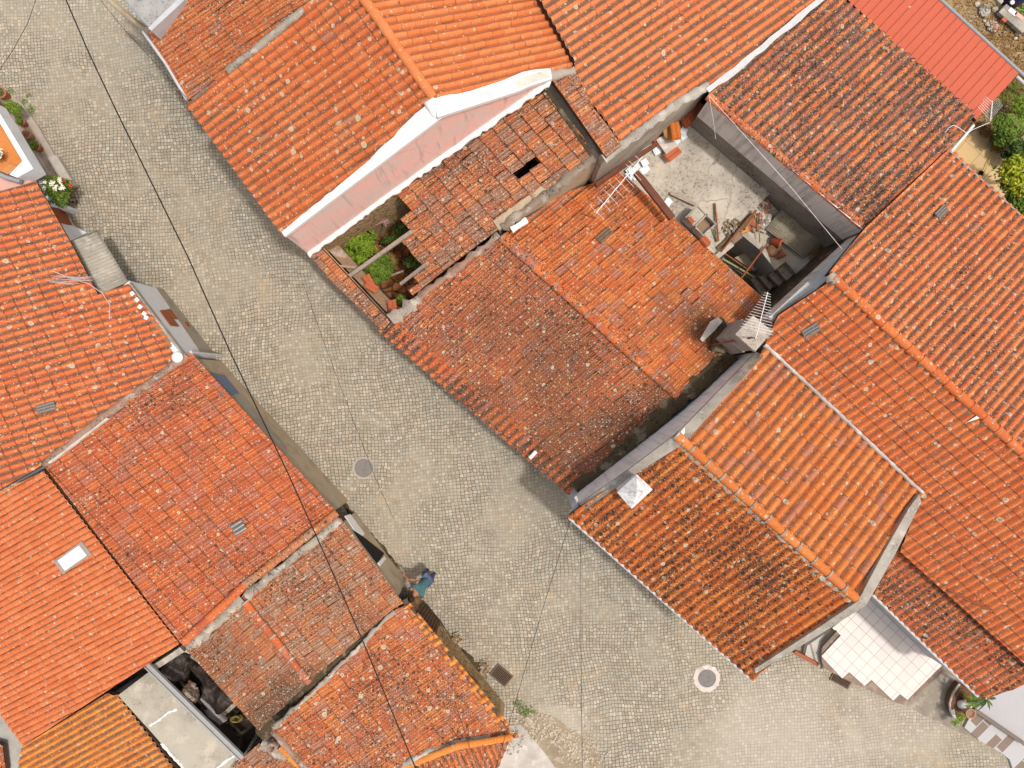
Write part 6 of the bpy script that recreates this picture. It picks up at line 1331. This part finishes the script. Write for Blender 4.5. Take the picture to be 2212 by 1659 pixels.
for k in range(12): f = k/12; p0, p1 = lerp(W(*zB((0, 935))[0], 3.25), W(*zB((80, 970))[0], 3.25), f), lerp(W(*zB((110, 870))[0], 3.25), W(*zB((205, 905))[0], 3.25), f); mb.tube([p0, p1], .018, 6)
mb.build('grille', gm, BH)
MB().prism([v+Vector((0, 0, 2.2)) for v in WL(zB((-200, 60), (-60, 160), (60, 330), (190, 560), (340, 800), (450, 1010), (300, 1080), (-200, 900)), .1)]).build('wall', plain('stone_cladding', (.30, .24, .21), .9, .2, .4, (.16, .11, .08), 6), BH)
VBH = VPlane(W(*zB((60, 330))[0], .1), W(*zB((190, 560))[0], .1))
panel('door', BH, M_BROWN, VBH, zB((-20, 270), (60, 320), (186, 552), (90, 520), (0, 400)), .05, .03)
MB().slab(WL(zB((-80, 960), (90, 1000), (320, 1035), (330, 1045), (-80, 1150)), 3.0), .25).build('side_wall', plain('pink_wall', (.62, .36, .30), .85, .08, .3, (.5, .3, .26)), BH)
MB().tube(WL(zB((-60, 945), (60, 1000), (200, 1040)), 3.25), .07).build('gutter', M_GUTG, BH)
pot('flower_pot', *zB((18, 800))[0], 3.2, .14, .2, M_TERRA, 'potted white flowers on the balcony', (F_WHT, .2, 160, .06, 71))
pot('flower_pot', *zB((75, 225))[0], .15, .17, .36, M_TERRA, 'terracotta pot with cactus at the top of the grey pavement', (F_MID, .14, 220, .03, 72))
shrub('shrub', 'round green bush on the grey pavement beside the brown door', 'bush', *zB((140, 345))[0], .2, [(*zB((110, 320))[0], .9, (.25, .2, .2)), (*zB((160, 350))[0], .9, (.22, .2, .2))], F_MID, 900, .045, 73)
pot('flower_pot', *zB((250, 490))[0], .15, .13, .28, M_TERRA, 'small pot with pink flowers, the third from the top of the pavement', (F_MID, .13, 260, .035, 74))
pot('flower_pot', *zB((305, 615))[0], .15, .15, .3, plain('pink_terracotta', (.52, .22, .15), .8), 'pinkish round pot nearly empty on the grey pavement', (F_DRY, .09, 60, .03, 75))
pot('flower_pot', *zB((392, 725))[0], .15, .15, .3, M_TERRA, 'orange pot with red and green plant at the lower end of the pot row', (F_MID, .17, 320, .04, 76))
t = pot('flower_pot', *zB((590, 1130))[0], .3, .22, .5, M_TERRA, 'large pot with a mass of white roses at the end of the pavement', (F_MID, .1, 10, .04, 77))
leaves('foliage', t, F_DARK if False else F_MID, [(W(*zB((540, 1110))[0], 1.6), (.42, .38, .35)), (W(*zB((580, 1190))[0], 1.4), (.32, .35, .25)), (W(*zB((640, 1090))[0], 1.4), (.22, .25, .25))], 2600, .05, 78)
rr = random.Random(3); mbf = MB()
for k, (x, y) in enumerate(((397, 1050), (432, 1040), (430, 1105), (500, 1070), (510, 1045), (543, 1088), (530, 1112), (578, 1015), (585, 1042), (583, 1105), (612, 1105), (600, 1090))):
    c = W(*zB((x, y))[0], 2.15)
    leaves('rose', t, F_WHT, [(c, (.065, .065, .05))], 26, .045, 80+k, up=.6, elong=1.1)
for k, (x, y) in enumerate(((620, 1030), (680, 1080))): leaves('red_flower', t, F_RED, [(W(*zB((x, y))[0], 1.9), (.06, .05, .04))], 24, .045, 95+k, up=.6, elong=1.1)
pot('flower_pot', *zB((680, 1120))[0], .15, .17, .42, M_TERRA, 'dark rimmed terracotta pot half hidden behind the white roses')
tag(rubble('weed', *zB((715, 1225))[0], .05, 8, 8, 40, (.02, .06), [M_WOODD, M_WOOD], 'dry twigs on the cobbles below the white roses', 'twigs', 67), None)
gr = leaves('weeds', None, F_MID, [(W(*zB((230, 270))[0], .02), (.16, .1, .02)), (W(*zB((300, 350))[0], .02), (.14, .2, .02)), (W(*zB((105, 160))[0], .02), (.14, .1, .02)), (W(*zB((270, 210))[0], .02), (.12, .08, .02)), (W(1136, 1538, .02), (.35, .22, .04)), (W(1120, 1520, .02), (.2, .15, .03)), (W(598, 1145, .02), (.1, .1, .02))], 700, .028, 79); tag(gr, 'small weeds growing between the cobbles along the walls', 'weeds', kind='stuff')
# white wedge walls by the roses
MB().prism(WL(zA((725, 440), (960, 640), (1300, 790), (1180, 855), (880, 750)), .5)).build('low_wall', M_WALLW, HL2)
MB().prism(WL(zA((1050, 1045), (1310, 1115), (1560, 1235), (1380, 1330), (1230, 1400)), .4)).build('low_wall', M_WALLW, HL2)
# ---- grey balcony house above the first roof
z0_ = lambda *p: q(250, 0, 7.373, *p)
TH = house('terrace_house', 'grey roof terrace with glass balustrade at the top edge of the photo', (330, 10))
tq = [(150, -60), (262, -14), (310, 52), (327, 66), (398, -3), (460, -60)]
MB().prism(WL([(200, -90), (268, -4), (312, 50), (325, 58), (395, -8), (470, -90)], 5.2)).build('wall', M_CONC, TH)
MB().slab(WL(z0_((380, -60), (740, 400), (830, 480), (1380, 0), (1380, -60)), 5.35), .1).build('terrace_floor', speckle('terrace_speckle', (.42, .42, .42), dark=(.10, .10, .10), amt=.8, scale=14), TH)
MB().extr(WL(z0_((820, 500), (880, 555), (1470, 10), (1500, -60), (1390, -60), (1330, 10)), 5.75), (0, 0, -.5)).build('parapet', plain('zinc_parapet', (.50, .52, .55), .5, .05, .3, (.3, .3, .3)), TH)
gl = NT('glass', 0.1); gl.b.inputs['Transmission Weight'].default_value = .6; GLS = gl.out((.45, .60, .62))
MB().extr(WL(z0_((390, -20), (510, 160), (740, 410)), 5.4)+WL(z0_((740, 410), (510, 160), (390, -20)), 6.6), (.02, .01, 0)).build('balustrade', GLS, TH)
rough_strip('ledge', TH, WL(z0_((100, -20), (480, 300), (780, 530)), 3.2), .16, M_CREAM, seed=74, hgt=.05, wob=.1)
MB().tube(P3(P1, [(309, 68), (360, 140), (404, 216)], .0), .045).build('gutter', M_GUT, H1)
# ================================================================== person
def skin_chain(name, parent, verts, edges, radii, mat, sub=2, root=0):
    me = bpy.data.meshes.new(name); me.from_pydata([tuple(v) for v in verts], edges, []); o = link(name, me, mat, parent)
    s = o.modifiers.new('skin', 'SKIN'); me.skin_vertices[0].data.foreach_get
    for i, r in enumerate(radii):
        sv = me.skin_vertices[0].data[i]; sv.radius = (r, r) if not isinstance(r, tuple) else r; sv.use_root = (i == root)
    ss = o.modifiers.new('sub', 'SUBSURF'); ss.levels = sub; ss.render_levels = sub; s.use_smooth_shade = True; return o
PB = W(930, 1236, 0); PE = thing('person', 'person in teal shirt and blue jeans bending forward on the cobbles near the wall', 'person', PB)
fw = (W(893, 1272, 0)-PB); fw.z = 0; fw.normalize(); sd = Vector((-fw.y, fw.x, 0)); upv = Vector((0, 0, 1))
def pt(f, s_, u): return PB+fw*f+sd*s_+upv*u
V = [pt(0, 0, .92), pt(.08, 0, 1.02), pt(.22, 0, 1.20), pt(.36, 0, 1.34), pt(.45, 0, 1.42), pt(.53, 0, 1.47),          # 0 pelvis..5 neck top
     pt(0, .10, .88), pt(-.02, .12, .48), pt(-.06, .12, .09), pt(.10, .13, .04),       # left leg 6-9
     pt(0, -.10, .88), pt(.10, -.12, .50), pt(.02, -.12, .09), pt(.18, -.13, .04),     # right leg 10-13
     pt(.34, .19, 1.32), pt(.46, .27, 1.08), pt(.62, .20, .95), pt(.66, .18, .92),       # left arm 14-17
     pt(.34, -.19, 1.32), pt(.36, -.36, 1.12), pt(.40, -.56, 1.02), pt(.41, -.61, 1.01)]     # right arm 18-21
E = [(0, 1), (1, 2), (2, 3), (3, 4), (4, 5), (0, 6), (6, 7), (7, 8), (8, 9), (0, 10), (10, 11), (11, 12), (12, 13), (3, 14), (14, 15), (15, 16), (16, 17), (3, 18), (18, 19), (19, 20), (20, 21)]
RR = [.13, .13, .14, .15, .07, .055, .09, .06, .04, .035, .09, .06, .04, .035, .06, .045, .032, .03, .06, .045, .032, .03]
# head
hc = pt(.60, 0, 1.56); V.append(hc); E.append((5, 22)); RR.append(.09)
# fingers
for (wi, dirv) in ((17, (V[17]-V[16]).normalized()), (21, (V[21]-V[20]).normalized())):
    side = dirv.cross(upv).normalized(); palm_ = len(V); V.append(V[wi]+dirv*.05); E.append((wi, palm_)); RR.append(.026)
    for k, L in enumerate((.065, .075, .07, .055)):
        b0 = len(V); base = V[palm_]+side*(k-1.5)*.02+dirv*.02; V += [base, base+dirv*L*.5-upv*.01, base+dirv*L-upv*.03]; RR += [.009, .008, .007]; E += [(palm_, b0), (b0, b0+1), (b0+1, b0+2)]
    b0 = len(V); base = V[palm_]-side*.03-dirv*.01; V += [base, base-side*.02+dirv*.03]; RR += [.011, .009]; E += [(palm_, b0), (b0, b0+1)]
M_SKIN = plain('skin', (.36, .16, .10), .6, .03, .1, (.42, .17, .1), bump=0)
skin_chain('body', PE, V, E, RR, M_SKIN)
sh = [0, 1, 2, 3, 14, 18, 4]; idx = {v: i for i, v in enumerate(sh)}
VV = [V[i] for i in sh]; EE = [(0, 1), (1, 2), (2, 3), (3, 4), (3, 5), (3, 6)]; RS = [.16, .155, .165, .175, .075, .075, .10]
mid = [lerp(V[14], V[15], .6), lerp(V[18], V[19], .6)]; VV += mid; EE += [(4, 7), (5, 8)]; RS += [.06, .06]
skin_chain('shirt', PE, VV, EE, RS, plain('teal_shirt', (.06, .14, .15), .85, .2, .5, (.03, .08, .09), 9))
VV = [V[0], V[6], V[7], V[8], V[10], V[11], V[12]]; skin_chain('jeans', PE, VV, [(0, 1), (1, 2), (2, 3), (0, 4), (4, 5), (5, 6)], [.15, .105, .075, .055, .105, .075, .055], plain('blue_jeans', (.09, .12, .22), .9, .2, .4, (.05, .06, .1), 9))
for s0, s1 in ((8, 9), (12, 13)): MB().tube([V[s0]-upv*.04-fw*.05, V[s0]-upv*.05, V[s1]-upv*.0, V[s1]+fw*.03], [.035, .045, .042, .02], 10).build('shoe', plain('dark_shoe', (.03, .025, .02), .6), PE)
bm = bmesh.new(); bmesh.ops.create_uvsphere(bm, u_segments=20, v_segments=14, radius=.108)
for v in bm.verts: v.co = Vector((v.co.x*1.0, v.co.y*1.05, v.co.z*1.12))*(1+.06*mnoise.noise(v.co*14)); v.co += hc-fw*.02+upv*.025
bmesh.ops.delete(bm, geom=[v for v in bm.verts if (v.co-hc).dot(fw*.8-upv*.6) > .045], context='VERTS')
me = bpy.data.meshes.new('hair'); bm.to_mesh(me); bm.free(); [setattr(p, 'use_smooth', True) for p in me.polygons]; link('hair', me, plain('dark_hair', (.03, .017, .012), .7), PE)
face = hc+fw*.07-upv*.045
for s_ in (-1, 1): MB().lathe(face+sd*s_*.033+upv*.02, [(0, .012), (.011, .006), (.013, 0)], 8, axis=fw).build('eye', M_DARK, PE); MB().lathe(hc+sd*s_*.085, [(0, .012), (.018, .008), (.022, 0)], 8, axis=sd*s_).build('ear', M_SKIN, PE)
MB().lathe(face+fw*.02, [(0, .03), (.012, .012), (.018, 0)], 8, axis=fw-upv*.3).build('nose', M_SKIN, PE); MB().box(face-upv*.045+fw*.015, (.04, .012, .008), rz=math.atan2(sd.y, sd.x)).build('mouth', M_RUST, PE)
tag(beam('broom', W(886, 1251, 1.3), W(923, 1258, 1.25), .035, .035, plain('orange_handle', (.62, .20, .08), .5)), 'orange stick held by the bending person', 'stick')
# ================================================================== overhead cables
def wire(label, pts, h, r, sag=0.25, mat=None):
    P = WL(pts, h) if not isinstance(h, (list, tuple)) else [W(x, y, hh) for (x, y), hh in zip(pts, h)]
    out = []
    for a, b in zip(P[:-1], P[1:]):
        for i in range(14): out.append(lerp(a, b, i/14))
    out.append(P[-1]); return pipe('cable', out, r, mat or M_BLACK, label, 'cable')
wire('thick black twisted cable running from the top edge down over the western roofs', [(132, -25), (190, 110), (250, 237), (405, 553), (497, 760), (619, 1016), (700, 1195), (782, 1381), (900, 1665), (912, 1690)], 6.5, .017)
wire('thin cable from the top edge curving to the left edge of the photo', [(84, -20), (60, 50), (30, 105), (-10, 165)], 6.2, .007)
wire('thin cable from the corner house down to the bottom edge, slanting left', [(1238, 1105), (1180, 1290), (1068, 1670)], [4.9, 5.2, 5.5], .007)
wire('thin straight cable from the corner house down to the bottom edge', [(1254, 1140), (1255, 1400), (1258, 1670)], [4.6, 5.0, 5.4], .0065)
wire('thin cable close to the first house gutter at the top of the street', [(205, -15), (265, 60), (330, 130), (415, 225)], [5.0, 5.0, 5.0, 5.2], .006)
wire('thin cable across the middle of the street passing the manhole', [(655, 612), (700, 740), (760, 900), (810, 1030), (850, 1120)], 6.0, .0055)
wire('thin cable over the patched roof of the old stone house', [(984, 1520), (1010, 1600), (1035, 1670)], 4.2, .006)
pipe('cable', [W(1531, 205, 5.8), W(1541, 260, 5.0), W(1546, 300, 4.2)], .006, M_WHITE, 'thin white cable hanging at the corner of the yard', 'cable')
pipe('cable', [W(1533, 208, 5.8), W(1709, 405, 5.6), W(1823, 543, 5.8)], .0055, M_WHITE, 'pale cable stretched diagonally across the concrete yard', 'cable')
pipe('cable', [PL2.at(*p, .12) for p in [(112, 585), (150, 600), (190, 612), (222, 634), (238, 660), (236, 690)]], .012, plain('pinkish_wire', (.6, .45, .4)), 'pinkish cable curling over the north western roof', 'cable')
mb = MB(); rr = random.Random(8)
for k in range(16):
    p = PL2.at(150+rr.uniform(-28, 28), 605+rr.uniform(-8, 8), .15); d = Vector((.35, .05*rr.uniform(-1, 1), 0)); mb.tube([p-d, p+d], .006, 5)
tag(mb.build('antenna', M_ALU), 'fallen bent aerial lying on the north western roof', 'antenna')
# grey white junk and loose bits near the chimney tower
o = MB().add(WL(z8((1200, 95), (1250, 70), (1280, 95), (1225, 160), (1145, 235), (1130, 215)), 4.6), [(0, 1, 2, 3, 4, 5)]).build('plastic_bag', M_MORTW); tag(o, 'torn pale plastic bag on the roof beside the chimney block', 'plastic bag'); so2 = o.modifiers.new('s', 'SOLIDIFY'); so2.thickness = .05
rough_strip('debris', H7, WL(z8((1240, 90), (1290, 130), (1230, 240), (1300, 300)), 4.25), .3, M_MOSSY, seed=81, hgt=.12, wob=.5)
# verge of loose stones at the bottom of the street
sheet('verge', [(p.x, p.y) for p in WL([(1118, 1560), (1150, 1535), (1200, 1550), (1270, 1600), (1300, 1640), (1310, 1700), (1240, 1700), (1170, 1620)], 0)], speckle('verge_gravel', (.33, .27, .19), dark=(.12, .09, .05), light=(.45, .40, .32), amt=.6, scale=18), .006)
sheet('pavement', [(p.x, p.y) for p in WL([(1085, 1570), (1125, 1565), (1180, 1630), (1240, 1720), (1040, 1720), (1065, 1640)], 0)], speckle('pale_cement', (.52, .49, .45), amt=.2, light=(.6, .58, .55), scale=25), .010)
rubble('rubble_heap', 1105, 1600, .02, 26, 30, 120, (.01, .05), [M_CEM, M_MORTW, M_SOIL], 'scattered pale chips on the cement apron at the bottom edge', 'rubble', 72)
rubble('rubble_heap', 985, 1380, .02, 10, 14, 60, (.02, .09), [M_CEM, M_RUBBLE, M_SOIL], 'small stones and dirt at the foot of the dark plank door', 'rubble', 73)
rubble('rubble_heap', 1045, 1448, .02, 12, 20, 80, (.02, .10), [M_CEM, M_RUBBLE, M_SOIL], 'loose stones along the foot of the old stone house beside the drain grate', 'rubble', 74)
rr = random.Random(21); mb = MB(); bmv = bmesh.new()
for k in range(520):
    u = rr.random(); x = 1140+u*150+rr.gauss(0, 14); y = 1552+u*92+rr.gauss(0, 15); s = rr.uniform(.02, .055)
    M = Matrix.Translation(W(x, y, 0)+Vector((0, 0, s*.3)))@Matrix.Rotation(rr.uniform(0, 6), 4, 'Z')@Matrix.Diagonal((s, s*rr.uniform(.6, 1), s*.6, 1))
    bmesh.ops.create_icosphere(bmv, subdivisions=1, radius=1, matrix=M)
me = bpy.data.meshes.new('stones'); bmv.to_mesh(me); bmv.free(); tag(link('loose_stones', me, speckle('verge_stone', (.50, .43, .34), amt=.2, light=(.62, .56, .47), big=9)), 'loose small stones along the rough verge at the bottom of the street', 'stones', kind='stuff')
for k, (x, y, s) in enumerate(((120, 240, 0), )): pass
scene.cycles.max_bounces = 5; scene.cycles.diffuse_bounces = 3; scene.cycles.glossy_bounces = 2; scene.cycles.transmission_bounces = 3
scene.cycles.use_adaptive_sampling = True; scene.cycles.adaptive_threshold = 0.02
